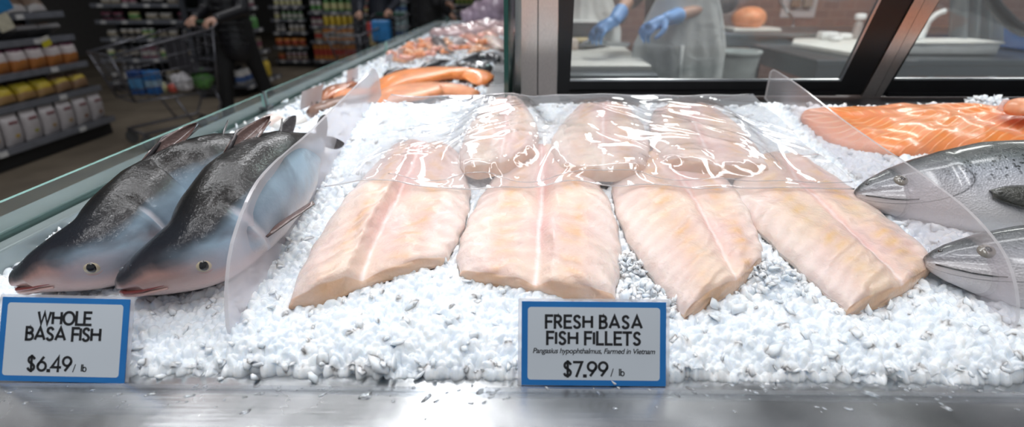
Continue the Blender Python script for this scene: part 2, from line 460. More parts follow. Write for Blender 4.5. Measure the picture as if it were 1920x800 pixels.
def fillet_mat(name, base=(.78, .61, .51), seam=(.78, .44, .40), cut=(.72, .43, .24), patch=(.70, .40, .19), pink=(.74, .52, .48), k=70, seed=0.0, sw=.045):
    t = NT(name); u, v = t.uv()
    ou = t.math('ADD', t.obj().node.outputs['Object'] if 0 else u, 0.0)
    nz = t.noise(26, detail=5); nz2 = t.noise(70, detail=4); big = t.noise(9, detail=2)
    d = t.math('ABSOLUTE', t.math('SUBTRACT', u, .5))
    ph = t.math('ADD', t.math('MULTIPLY', v, k), t.math('ADD', t.math('MULTIPLY', d, -26), t.math('MULTIPLY', nz, 9.0)))
    wv = t.math('ADD', t.math('MULTIPLY', t.math('SINE', ph), .5), .5)
    c = t.mix(t.ramp(big, [(.35, 0.0), (.7, 1.0)]), base, pink)
    # pale outer belly flap and pale centre
    c = t.mix(t.math('MULTIPLY', t.ramp(d, [(.30, 0.0), (.44, 1.0)]), .55), c, (.86, .76, .72))
    # warm muscle bands either side
    band = t.ramp(d, [(.10, 0.0), (.17, .55), (.24, .75), (.31, .0)])
    band = t.math('MULTIPLY', band, t.ramp(t.noise(14, detail=3, dist=.6), [(.36, .15), (.56, 1.0)]))
    band = t.math('MULTIPLY', band, t.math('ADD', t.math('MULTIPLY', wv, .7), .3))
    c = t.mix(band, c, patch)
    # seam
    sm = t.ramp(t.math('ADD', d, t.math('MULTIPLY', t.math('SUBTRACT', nz, .5), .07)), [(0.0, .85), (sw, .5), (sw * 2.4, .0)])
    sm = t.math('MULTIPLY', sm, t.ramp(v, [(0.0, 1.0), (.55, .75), (.9, .12)]))
    c = t.mix(sm, c, seam)
    sl = t.ramp(t.math('ADD', d, t.math('MULTIPLY', t.math('SUBTRACT', nz2, .5), .03)), [(0.0, .6), (.012, .3), (.02, .0)])
    c = t.mix(sl, c, (.88, .78, .75))
    # cut end
    cf = t.ramp(v, [(.985, 0.0), (1.0, 1.0)])
    c = t.mix(t.math('MULTIPLY', cf, .8), c, t.mix(t.ramp(nz, [(.35, .0), (.65, .55)]), cut, base))
    c = t.mix(t.ramp(d, [(.03, .0), (.10, .18)]), c, t.mix(1.0, c, t.ramp(wv, [(0.0, (.6, .5, .45)), (1.0, (1., 1., 1.))]), 'MULTIPLY'))
    hb = t.math('ADD', t.math('MULTIPLY', t.math('MULTIPLY', wv, t.ramp(d, [(.03, .0), (.10, 1.0)])), .35), t.math('ADD', t.math('MULTIPLY', nz2, .8), t.math('MULTIPLY', nz, .7)))
    b = t.bump(hb, .9, .0034)
    cb = t.bump(t.math('ADD', t.noise(150, detail=4, dist=.8), t.math('MULTIPLY', wv, .25)), .9, .0032)
    return t.finish(t.principled(Base_Color=c, Roughness=.34, Subsurface_Weight=.35, Subsurface_Radius=(.012, .006, .004), Subsurface_Scale=1.0,
                                 Specular_IOR_Level=.4, Coat_Weight=.42, Coat_Roughness=.12, Coat_Normal=cb, Normal=b))
F_MATS = [fillet_mat('fillet_flesh_a'), fillet_mat('fillet_flesh_b', (.80, .63, .53), (.76, .40, .38), sw=.03),
          fillet_mat('fillet_flesh_c', (.79, .61, .50), (.76, .40, .36), patch=(.72, .40, .15), k=90, sw=.022),
          fillet_mat('fillet_flesh_d', (.79, .61, .48), (.76, .38, .34), patch=(.70, .42, .14), k=85, sw=.022),
          fillet_mat('fillet_flesh_e', (.82, .67, .57), (.80, .48, .44), k=50, sw=.03)]

def fillet(label, rails, thick, mat, group=None, lift=(0, 0), groove=.35, NU=56, NV=70, bulge=None, seed=0, seam_v=None, name='basa_fillet', cat='fish fillet', h=None):
    """rails: pixel polylines from the far end to the cut end, left edge to right edge"""
    hfun = h or ice
    R = []
    for r_ in rails:
        q = spline(r_, NV); W = []
        for j, (px, py) in enumerate(q):
            p = on_ice(px, py, .003 + lift[0] + (lift[1] - lift[0]) * j / (NV - 1)); W.append((p.x, p.y))
        R.append(W)
    nr = len(R); XY = np.zeros((NU, NV, 2))
    for j in range(NV):
        q = [R[i][j] for i in range(nr)]
        P = [2 * np.array(q[0]) - np.array(q[1])] + [np.array(a) for a in q] + [2 * np.array(q[-1]) - np.array(q[-2])]
        for i in range(NU):
            s = i / (NU - 1) * (nr - 1); k = min(int(s), nr - 2); tt = s - k
            a, b, c, d = P[k], P[k + 1], P[k + 2], P[k + 3]
            XY[i, j] = .5 * ((2 * b) + (c - a) * tt + (2 * a - 5 * b + 4 * c - d) * tt ** 2 + (3 * b - a - 3 * c + d) * tt ** 3)
    rr = random.Random(seed); ph = [rr.uniform(0, 6) for _ in range(6)]
    top = [[None] * (NV + 5) for _ in range(NU)]; UV = [[None] * (NV + 5) for _ in range(NU)]
    for i in range(NU):
        u = i / (NU - 1)
        e = (1 - abs(2 * u - 1) ** 4.5) ** .55
        tu = interp(u, [0, .2, .4, .5, .6, .8, 1], bulge or [1, 1, 1, .95, 1, 1, 1])
        for j in range(NV):
            v = j / (NV - 1)
            x, y = XY[i, j]
            wob = .0012 * sin(u * 17 + v * 9 + ph[0]) + .0009 * sin(u * 31 - v * 23 + ph[1]) + .0007 * sin(v * 57 + u * 11 + ph[2])
            g = groove * math.exp(-((u - .5) / .045) ** 2) + groove * .35 * math.exp(-((u - .5) / .13) ** 2)
            end = min(1, ((1 - v) / .035)) ; end = (1 - (1 - end) ** 2) * .22 + .78
            bk = min(1, v / .06) ** .5
            th = thick * tu * e * (1 - g) * (.62 + .38 * sstep(0, .5, v)) * end * bk
            z = hfun(x, y) + lift[0] + (lift[1] - lift[0]) * v + th + wob * e
            edge_w = .0015 * sin(v * 40 + ph[3] + u * 5)
            top[i][j] = (x + edge_w * (abs(2 * u - 1) ** 6), y, z); UV[i][j] = (u, v * .985)
        # cut face: five rows going down
        a = Vector(top[i][NV - 1]); prev = Vector(top[i][NV - 2]); dr = Vector((a.x - prev.x, a.y - prev.y, 0))
        dr = dr.normalized() if dr.length > 1e-6 else Vector((0, -1, 0))
        base = hfun(a.x, a.y) + lift[1] - .004
        for k in range(5):
            q = (k + 1) / 5
            o = .0025 * sin(q * pi) + .002 * q + .0012 * sin(u * 23 + ph[4]) * q
            top[i][NV + k] = (a.x + dr.x * o, a.y + dr.y * o, a.z + (base - a.z) * q); UV[i][NV + k] = (u, 1.0 + .1 * q)
    b = MB(); n2 = NV + 5
    b.grid(top, NU, n2, UV)
    bot = [[(top[i][j][0], top[i][j][1], hfun(top[i][j][0], top[i][j][1]) + lift[0] + (lift[1] - lift[0]) * min(1, j / NV) - .005) for j in range(n2)] for i in range(NU)]
    b.grid(bot, NU, n2, [[(UV[i][j][0], 1.05 if i in (0, NU - 1) else UV[i][j][1]) for j in range(n2)] for i in range(NU)])
    o2 = NU * n2
    for j in range(n2 - 1):
        b.f.append((j, j + 1, o2 + j + 1, o2 + j)); b.mi.append(0)
        q = (NU - 1) * n2; b.f.append((q + j + 1, q + j, o2 + q + j, o2 + q + j + 1)); b.mi.append(0)
    for i in range(NU - 1):
        for j in (0, n2 - 1):
            p, q = i * n2 + j, (i + 1) * n2 + j; b.f.append((p, q, o2 + q, o2 + p)); b.mi.append(0)
    for i in range(NU): hm_add([top[i][j] for j in range(NV)])
    c = XY[NU // 2, NV // 2]
    ring = [tuple(XY[0, j]) for j in range(0, NV, 3)] + [tuple(XY[i, NV - 1]) for i in range(0, NU, 4)] + [tuple(XY[NU - 1, j]) for j in range(NV - 1, -1, -3)] + [tuple(XY[i, 0]) for i in range(NU - 1, -1, -4)]
    FOOT.append(ring)
    o = b.build(name, mat, None, smooth=True, origin=(float(c[0]), float(c[1]), hfun(*c)), auto=62)
    return tag(o, label, cat, group)

GF = 'basa fillets in the front row'; GB = 'basa fillets in the back row under the film'
fillet('pale pink butterflied basa fillet beside the left clear divider, thick cut left half', [
    [(742, 268), (688, 325), (640, 382), (600, 440), (570, 495), (549, 540), (543, 566)],
    [(765, 264), (733, 325), (702, 385), (668, 445), (640, 500), (612, 556)],
    [(792, 262), (768, 325), (744, 385), (713, 445), (690, 500), (679, 530)],
    [(830, 266), (828, 325), (815, 385), (796, 435), (775, 475), (764, 502)],
    [(862, 285), (880, 345), (879, 390), (866, 430), (850, 462), (836, 484)]], .024, F_MATS[0], GF, bulge=[1, 1.2, 1.25, .55, .55, .75, .8], seed=1, groove=.15)
fillet('broad cream butterflied basa fillet right above the fillet price sign, pink streak down its middle', [
    [(958, 282), (925, 332), (893, 380), (870, 428), (857, 475), (861, 508)],
    [(985, 272), (970, 332), (952, 385), (938, 435), (930, 485), (930, 524)],
    [(1014, 268), (1017, 332), (1015, 390), (1010, 445), (1008, 495), (1003, 536)],
    [(1044, 274), (1072, 335), (1085, 395), (1086, 448), (1083, 498), (1080, 553)],
    [(1070, 296), (1124, 345), (1150, 395), (1163, 448), (1163, 500), (1152, 556)]], .023, F_MATS[1], GF, bulge=[.7, .75, .6, .5, 1.05, 1.15, 1], seed=2, groove=.25)
fillet('basa fillet with orange muscle bands and pointed cut end, just right of the price sign', [
    [(1180, 290), (1148, 345), (1158, 400), (1182, 455), (1222, 515), (1283, 586)],
    [(1215, 282), (1213, 340), (1232, 395), (1262, 450), (1295, 508), (1320, 568)],
    [(1250, 280), (1275, 340), (1305, 395), (1335, 450), (1360, 500), (1378, 536)],
    [(1282, 284), (1328, 340), (1358, 395), (1380, 440), (1396, 480), (1403, 512)],
    [(1306, 296), (1370, 345), (1402, 390), (1418, 428), (1428, 460), (1431, 484)]], .021, F_MATS[2], GF, bulge=[1, 1.1, 1.1, .95, .8, .8, .8], seed=3, groove=.22)
fillet('long basa fillet nearest the right clear divider, glistening and yellowish near its cut end', [
    [(1405, 296), (1372, 350), (1403, 405), (1450, 455), (1515, 515), (1588, 578)],
    [(1432, 286), (1428, 345), (1472, 400), (1525, 452), (1580, 505), (1632, 568)],
    [(1462, 284), (1495, 345), (1545, 400), (1595, 452), (1648, 500), (1688, 544)],
    [(1492, 286), (1545, 345), (1600, 400), (1650, 445), (1698, 486), (1726, 516)],
    [(1512, 298), (1592, 348), (1645, 390), (1700, 435), (1735, 466), (1750, 494)]], .021, F_MATS[3], GF, bulge=[1, 1.1, 1.1, .95, .8, .8, .7], seed=4, groove=.22)
fillet('thick basa fillet under the film, leftmost of the back row', [
    [(925, 192), (885, 232), (862, 285), (868, 318)],
    [(938, 186), (915, 232), (902, 285), (902, 326)],
    [(950, 184), (948, 232), (945, 280), (938, 318)],
    [(964, 184), (980, 232), (982, 272), (975, 300)],
    [(978, 190), (1003, 230), (1010, 258), (1004, 283)]], .026, F_MATS[4], GB, lift=(.006, .016), seed=5, groove=.1)
fillet('thick basa fillet under the film, middle one of the back row', [
    [(1080, 205), (1048, 240), (1032, 275), (1050, 312)],
    [(1105, 196), (1085, 240), (1078, 285), (1084, 326)],
    [(1132, 192), (1130, 240), (1130, 290), (1130, 330)],
    [(1158, 196), (1172, 240), (1178, 285), (1176, 326)],
    [(1182, 205), (1208, 240), (1218, 278), (1210, 312)]], .024, F_MATS[4], GB, lift=(.006, .016), seed=6, groove=.18)
fillet('pinkish basa fillet under the film, rightmost of the back row', [
    [(1225, 205), (1218, 240), (1222, 275), (1246, 302)],
    [(1255, 198), (1255, 240), (1268, 280), (1292, 316)],
    [(1288, 195), (1298, 240), (1318, 285), (1342, 322)],
    [(1318, 198), (1345, 240), (1375, 285), (1394, 322)],
    [(1345, 206), (1390, 245), (1425, 285), (1442, 318)]], .024, F_MATS[1], GB, lift=(.006, .014), seed=7, groove=.18)

# ------------------------------------------------------------------ cling film over the back row
def build_film():
    NX, NY = 260, 90
    BL, BR, FL, FR = on_ice(733, 176, .020), on_ice(1412, 174, .020), on_ice(608, 344, .024), on_ice(1615, 349, .024)
    X = np.zeros((NX, NY)); Y = X.copy(); Z = X.copy(); H = X.copy()
    for i in range(NX):
        a = i / (NX - 1)
        for j in range(NY):
            b = j / (NY - 1)
            p = (BL * (1 - a) + BR * a) * (1 - b) + (FL * (1 - a) + FR * a) * b
            X[i, j], Y[i, j] = p.x, p.y
            Z[i, j] = ice(p.x, p.y) + .019 - .006 * b * (1 - abs(2 * a - 1) ** 6)
    hm = np.zeros_like(X)
    for i in range(NX):
        for j in range(NY):
            kx, ky = round(X[i, j] / .008), round(Y[i, j] / .008)
            hm[i, j] = max(HM.get((kx + q, ky + r), 0) for q in (-1, 0, 1) for r in (-1, 0, 1))
    low = np.maximum(Z, hm + .004)
    Z = low.copy()
    for _ in range(60):
        S = Z.copy()
        S[1:-1, 1:-1] = (Z[2:, 1:-1] + Z[:-2, 1:-1] + Z[1:-1, 2:] + Z[1:-1, :-2]) / 4
        S[1:-1, 0] = (Z[2:, 0] + Z[:-2, 0]) / 2; S[1:-1, -1] = (Z[2:, -1] + Z[:-2, -1]) / 2
        Z = np.maximum(S, np.where(hm > 0, hm + .003, 0))
    A, B = np.meshgrid(np.linspace(0, 1, NX), np.linspace(0, 1, NY), indexing='ij')
    Wx = A * 1.0; Wy = B * .45
    r = random.Random(11); H = np.zeros_like(Z)
    cr = []
    for k in range(34):     # creases fanning from the fillet tops to the lower corners
        side = -1 if r.random() < .5 else 1
        x0 = .5 + side * r.uniform(.02, .34); y0 = r.uniform(.02, .26)
        ang = r.uniform(.30, .75) if side > 0 else pi - r.uniform(.25, .60)
        L = r.uniform(.08, .34); cr.append((x0, y0, x0 + cos(ang) * L, y0 + sin(ang) * L, r.uniform(.0012, .0034), r.uniform(.005, .013)))
    for k in range(44):     # short random wrinkles
        x0, y0 = r.uniform(.02, .95), r.uniform(.0, .42); ang = r.uniform(-.5, .5); L = r.uniform(.03, .12)
        cr.append((x0, y0, x0 + cos(ang) * L, y0 + sin(ang) * L, r.uniform(.0006, .0020), r.uniform(.004, .009)))
    for k in range(9):      # hems along the front edge and the back
        y0 = .45 - r.uniform(0, .035); x0 = r.uniform(0, .5)
        cr.append((x0, y0, x0 + r.uniform(.3, .6), y0 + r.uniform(-.006, .006), r.uniform(.0007, .0014), .004))
    for k in range(12):
        x0 = r.uniform(0, .85); y0 = r.uniform(.005, .05)
        cr.append((x0, y0, x0 + r.uniform(.05, .2), y0 + r.uniform(-.02, .03), r.uniform(.001, .0022), .007))
    for x0, y0, x1, y1, a, wd in cr:
        dx, dy = x1 - x0, y1 - y0; L2 = dx * dx + dy * dy
        t_ = np.clip(((Wx - x0) * dx + (Wy - y0) * dy) / L2, 0, 1)
        bow = .010 * np.sin(t_ * pi) * (1 if a > .0015 else -1)
        d = np.hypot(Wx - x0 - t_ * dx - bow * dy, Wy - y0 - t_ * dy + bow * dx)
        H += a * np.maximum(0, 1 - d / wd) * (np.sin(t_ * pi) ** .5)
    H += .0022 * np.sin(Wx * 23 + Wy * 9) * np.sin(Wy * 21 - Wx * 6) * (hm == 0)
    Z = Z + H
    b = MB(); P = [[(X[i, j], Y[i, j], Z[i, j]) for j in range(NY)] for i in range(NX)]
    b.grid(P, NX, NY)
    fm = clear('cling_film', (.985, .985, .985), milk=.26, milkc=(.97, .97, 1.0), rough=.035, refl=1.5, bump=(30, .15, .002))
    o = b.build('plastic_film', fm, None, smooth=True, origin=(0.1, .9, 1.0), fix=False)
    tag(o, 'clear crinkled plastic film laid over the back row of basa fillets', 'plastic film')
    hem = MB()
    hem.tube([(P[i][NY - 1][0], P[i][NY - 1][1], P[i][NY - 1][2]) for i in range(0, NX, 4)] , .0011, 6); hem.tube([(P[i][NY - 5][0], P[i][NY - 5][1], P[i][NY - 5][2] + .001) for i in range(30, NX, 4)], .0007, 6)
    hem.build('front_hem', clear('film_hem', (.97, .97, .98), milk=.45, rough=.08, refl=3.5), None, smooth=True).parent = o
    o.children[0].matrix_parent_inverse = o.matrix_world.inverted() if 0 else Matrix.Translation((-.1, -.9, -1.0))
    bh = MB(); bh.tube([P[i][0] for i in range(0, NX, 4)], .0011, 6)
    c2 = bh.build('back_hem', bpy.data.materials['film_hem'], None, smooth=True); c2.parent = o; c2.matrix_parent_inverse = Matrix.Translation((-.1, -.9, -1.0))
build_film()

# ================================================================== whole fish (swept body)
def fish_body(path, ds, hs, ws, roll, NS=90, NA=40, flat=None, name='fish', mat=None):
    """path: world centre points; hs/ws half height and width at stations ds; returns builder data"""
    C = spline(path, NS); P = []; UV = []; fr = []
    for i in range(NS):
        s = i / (NS - 1); c = Vector(C[i])
        d = Vector(C[min(i + 1, NS - 1)]) - Vector(C[max(i - 1, 0)]); d.normalize()
        side = d.cross(Vector((0, 0, 1))).normalized(); up = side.cross(d).normalized()
        ro = interp(s, *roll) if isinstance(roll, tuple) else roll
        R = Matrix.Rotation(ro, 3, d); side = R @ side; up = R @ up
        a, w_ = interp(s, ds, hs), interp(s, ds, ws)
        fr.append((c, d, side, up, a, w_)); row, ur = [], []
        for k in range(NA):
            q = 2 * pi * k / NA; cc, ss = cos(q), sin(q)
            # up component: dorsal at q=0
            e = 1.0
            rx = w_ * (abs(ss) ** .92) * (1 if ss > 0 else -1); rz = a * (abs(cc) ** .95) * (1 if cc > 0 else -1)
            if flat: rx, rz = flat(s, q, rx, rz, a, w_)
            row.append(tuple(c + side * rx + up * rz)); ur.append((s, (1 - cc) / 2))
        P.append(row); UV.append(ur)
    b = MB(); n = NA
    vs = [p for r_ in P for p in r_]; us = [u for r_ in UV for u in r_]
    fs = [(i * n + k, i * n + (k + 1) % n, (i + 1) * n + (k + 1) % n, (i + 1) * n + k) for i in range(NS - 1) for k in range(n)]
    fs += [tuple(range(n))[::-1], tuple((NS - 1) * n + k for k in range(n))]
    b.add(vs, fs, 0, us)
    return b, fr
def surf(fr, s, q, out=0.0):
    """point on the body at station s and angle q from the back"""
    i = min(len(fr) - 1, max(0, round(s * (len(fr) - 1)))); c, d, side, up, a, w_ = fr[i]
    rx = w_ * (abs(sin(q)) ** .92) * (1 if sin(q) > 0 else -1); rz = a * (abs(cos(q)) ** .95) * (1 if cos(q) > 0 else -1)
    n = (side * rx / max(w_, 1e-4) ** 1 + up * rz / max(a, 1e-4)).normalized()
    return c + side * rx + up * rz + n * out, n, d

def catfish_mat():
    t = NT('catfish_skin'); s, k = t.uv()
    nz = t.noise(22, detail=5, dist=.6); nf = t.noise(130, detail=4); nb = t.noise(8, detail=3, dist=1.0)
    kk = t.math('ADD', k, t.math('MULTIPLY', t.math('SUBTRACT', nz, .5), .22))
    body = t.ramp(kk, [(0.0, (.010, .0095, .009)), (.20, (.018, .016, .015)), (.32, (.05, .048, .048)), (.43, (.13, .17, .21)), (.60, (.26, .33, .41)), (.76, (.38, .42, .48)), (.92, (.60, .55, .55))])
    head = t.ramp(kk, [(0.0, (.014, .016, .020)), (.22, (.017, .019, .025)), (.42, (.035, .034, .042)), (.50, (.14, .10, .10)), (.60, (.52, .30, .26)), (.85, (.74, .52, .47)), (1.0, (.75, .6, .56))])
    f = t.ramp(t.math('ADD', s, t.math('MULTIPLY', t.math('SUBTRACT', nz, .5), .06)), [(.24, 0.0), (.33, 1.0)])
    c = t.mix(f, head, body)
    bl = t.math('MULTIPLY', t.ramp(nb, [(.42, 0.0), (.60, .8)]), t.math('MULTIPLY', t.ramp(k, [(.3, 0.0), (.45, 1.0), (.75, 1.0), (.9, 0.0)]), t.ramp(s, [(.17, 0.0), (.28, 1.0)])))
    c = t.mix(bl, c, (.38, .52, .64))
    ed = t.math('MULTIPLY', t.ramp(t.math('ABSOLUTE', t.math('SUBTRACT', s, t.math('ADD', .325, t.math('MULTIPLY', nz, .02)))), [(0.0, 1.0), (.006, .8), (.012, 0.0)]), t.ramp(k, [(.30, 0.0), (.42, 1.0)]))
    c = t.mix(ed, c, (.55, .55, .60))
    sn = t.ramp(s, [(0.0, 1.0), (.035, 0.0)]); c = t.mix(t.math('MULTIPLY', sn, t.ramp(k, [(.5, .9), (.75, .2)])), c, (.03, .03, .038))
    h = t.math('ADD', t.math('MULTIPLY', nf, .5), nz)
    return t.finish(t.principled(Base_Color=c, Roughness=.45, Specular_IOR_Level=.12, Coat_Weight=.6, Coat_Roughness=.07,
                                 Normal=t.bump(h, .4, .002), Coat_Normal=t.bump(t.noise(210, detail=4, dist=.3), .7, .0012), Subsurface_Weight=.05, Subsurface_Radius=(.01, .004, .003)))
m_cat = catfish_mat()
m_eye = M('fish_eye_iris', (.62, .52, .36), .12, coat=1.0, var=.2, scale=60)
m_pupil = M('fish_pupil', (.006, .005, .005), .08, coat=1.0)
m_mouth = M('fish_lip', (.30, .06, .05), .35, coat=.5)
m_lip = M('fish_pale_lip', (.62, .40, .36), .35, coat=.6)
m_fin = M('catfish_fin', (.045, .038, .040), .3, coat=.7, bump=.4, bscale=150)
m_finp = M('catfish_fin_inner', (.13, .075, .065), .3, coat=.7, bump=.4, bscale=150)
m_nos = M('nostril', (.10, .11, .13), .3, coat=.6)

def leaf_fin(base, tip, width_dir, wmax, th, mats, bow=.2, rim=True):
    """a curved blade: dark outer shell with a paler inner face"""
    base, tip, wd = Vector(base), Vector(tip), Vector(width_dir).normalized()
    L = tip - base; n = L.cross(wd).normalized(); A, Bb = [], []
    NI, NJ = 20, 9
    b = MB()
    for sgn, arr in ((1, A), (-1, Bb)):
        for i in range(NI):
            s = i / (NI - 1); row = []
            w_ = wmax * (sin(pi * min(1, (s * .94 + .06))) ** .7)
            for j in range(NJ):
                q = 2 * j / (NJ - 1) - 1
                p = base + L * s + wd * (w_ * q) + n * (bow * wmax * (1 - q * q) * -1 + bow * .8 * L.length * s * s * .25)
                ridge = .0006 * sin(j * pi) + th * sgn * (1 - q * q * .5)
                row.append(tuple(p + n * ridge))
            arr.append(row)
    b.grid(A, NI, NJ, mi=0); b.grid(Bb, NI, NJ, mi=1)
    o2 = NI * NJ
    for i in range(NI - 1):
        for j in (0, NJ - 1): p, q = i * NJ + j, (i + 1) * NJ + j; b.f.append((p, q, o2 + q, o2 + p)); b.mi.append(0)
    for j in range(NJ - 1):
        for i in (0, NI - 1): p = i * NJ + j; b.f.append((p, p + 1, o2 + p + 1, o2 + p)); b.mi.append(0)
    return b

def catfish(label, path_px, ztab):
    path = []
    for (px, py), zo in zip(path_px, ztab):
        path.append(tuple(on_ice(px, py, zo)))
    ds = [0, .012, .04, .10, .18, .26, .34, .45, .60, .75, .88, .96, 1]
    hs = [.008, .017, .026, .036, .046, .055, .062, .069, .067, .055, .036, .022, .012]
    ws = [.016, .031, .042, .051, .056, .058, .056, .054, .048, .034, .020, .011, .004]
    ro = radians(-24)
    def flat(s, q, rx, rz, a, w_):
        # broad flat head, keel-less belly, gill cover step, mouth line
        cc = cos(q)
        if s < .33:
            f = 1 - s / .33
            if cc < 0: rz *= 1 - .25 * f
            rx *= 1 + .10 * f * (1 - cc * cc)
        g = math.exp(-((s - .315) / .012) ** 2) * (1 if .2 < (1 - cc) / 2 < .9 else 0)
        rx *= 1 + .07 * g
        g2 = math.exp(-((s - .337) / .010) ** 2) * (1 if .2 < (1 - cc) / 2 < .9 else 0)
        rx *= 1 - .08 * g2
        kk = (1 - cc) / 2
        if s < .10:
            m = math.exp(-((kk - .70) / .045) ** 2) * (1 - s / .10) ** .4
            rx *= 1 - .22 * m; rz *= 1 - .16 * m
        return rx, rz
    b, fr = fish_body(path, ds, hs, ws, ro, NS=120, NA=56, flat=flat)
    body0 = path[0]
    root = empty('catfish', path[3], label, 'whole fish', 'whole catfish lying on the ice')
    ob = lambda mb, n, m, sm=True, par=None: mb.build(n, m, par or root, smooth=sm)
    def put(mb, n, m, par=None, auto=None):
        mb.v = [(v[0] - path[3][0], v[1] - path[3][1], v[2] - path[3][2]) for v in mb.v]
        return mb.build(n, m, par or root, smooth=True, auto=auto)
    put(b, 'body', m_cat)
    # eyes on both sides, low on the head
    for sg in (1, -1):
        qe = sg * 1.88
        p, n, d = surf(fr, .238, qe, -.0035)
        R = n.to_track_quat('Z', 'Y').to_matrix()
        e = MB().ball(p, (.0105, .0095, .0062), 20, 12, R); eo = put(e, 'eye', m_eye)
        pu = MB().ball(p + n * .0030, (.0063, .0072, .0040), 18, 10, R); put(pu, 'pupil', m_pupil, eo)
        rim = MB(); a1 = R @ Vector((1, 0, 0)); a2 = R @ Vector((0, 1, 0))
        rim.tube([p + n * .0015 + (a1 * cos(z) * .0112 + a2 * sin(z) * .0102) for z in [2 * pi * k / 20 for k in range(21)]], .0012, 6)
        put(rim, 'eye_rim', m_lip, eo)
        for s_, q_ in ((.05, .95), (.11, 1.2)):
            p, n, d = surf(fr, s_, sg * q_, .0); R = n.to_track_quat('Z', 'Y').to_matrix()
            put(MB().ball(p, (.0038, .0038, .0022), 12, 8, R), 'nostril', m_nos)
    # mouth: dark gap with paler lips, wrapping the snout
    qs = np.linspace(-1, 1, 41)
    up_l, gap, lo_l = [], [], []
    for q in qs:
        s_ = .006 + .155 * abs(q) ** 1.5
        ang = (2.02 if abs(q) > .0 else 2.0); sg = 1 if q >= 0 else -1
        aq = 1.98 + .10 * abs(q)
        wgt = min(1, abs(q) / .22)
        aq = pi - (pi - aq) * wgt
        p, n, d = surf(fr, s_, sg * aq, -.0008); gap.append(p)
        p, n, d = surf(fr, s_, sg * min(pi, aq + .13), .0000); lo_l.append(p)
    r_ = [.0004 + .0030 * (1 - abs(q) ** 2) for q in qs]
    put(MB().tube(gap, r_, 8), 'mouth', m_mouth)
    put(MB().tube(lo_l, [.0012 + .0026 * (1 - abs(q) ** 2) for q in qs], 8), 'lower_lip', m_lip)
    # dorsal fin folded back, adipose fin, pectoral fins, tail
    p, n, d = surf(fr, .52, 0, -.004); c_, d_, sd, up, a, w_ = fr[round(.52 * 119)]
    df = leaf_fin(p - d * .004, p + d * .088 + up * .006 + sd * .018, up * .85 - sd * .35, .012, .0012, [m_fin, m_finp], bow=.5)
    fo = put(df, 'dorsal_fin', [m_finp, m_fin])
    sp = MB().tube([p, p + d * .04 + up * .016 + sd * .002, p + d * .092 + up * .010 + sd * .016], [.0034, .0028, .0010], 8); sp.tube([p - d * .004, p + d * .04 - up * .005 + sd * .012, p + d * .086 + up * .002 + sd * .020], [.0020, .0018, .0008], 8); put(sp, 'fin_spine', m_fin, fo)
    p, n, d = surf(fr, .80, 0, -.003); c_, d_, sd, up, a, w_ = fr[round(.8 * 119)]
    put(leaf_fin(p, p + d * .030 + up * .020, up * .3 + d * .9, .007, .0014, None, bow=.05), 'adipose_fin', [m_fin, m_fin])
    for sg in (1, -1):
        p, n, d = surf(fr, .335, sg * 2.25, -.004)
        tp = p + n * .020 + d * .085 + Vector((0, 0, -.006 if sg > 0 else 0))
        put(leaf_fin(p, tp, Vector((0, 0, 1)) * .5 + n * .6, .016, .0012, None, bow=.3), 'pectoral_fin', [m_fin, m_finp])
    p = Vector(path[-1]); d = (Vector(path[-1]) - Vector(path[-2])).normalized(); up = fr[-1][3]
    for sg in (1, -1):
        put(leaf_fin(p - d * .01, p + d * .050 + up * .030 * sg, up, .014, .0012, None, bow=.1), 'tail_fin', [m_fin, m_fin])
    xy = [(q[0], q[1]) for q in path]
    FOOT.append([(x - .025, y) for x, y in xy] + [(x + .025, y) for x, y in xy[::-1]])
    return root
catfish('whole grey catfish nearest the glass guard, head half behind its neighbour', [(64, 527), (118, 506), (200, 470), (262, 418), (325, 372), (395, 330), (455, 295), (530, 262)], [.014, .026, .042, .056, .062, .062, .050, .040])
catfish('whole grey catfish beside the clear divider, lying in front of the other catfish', [(245, 531), (300, 512), (380, 470), (430, 415), (478, 362), (530, 318), (572, 285), (602, 262)], [.014, .026, .042, .056, .062, .060, .050, .04])

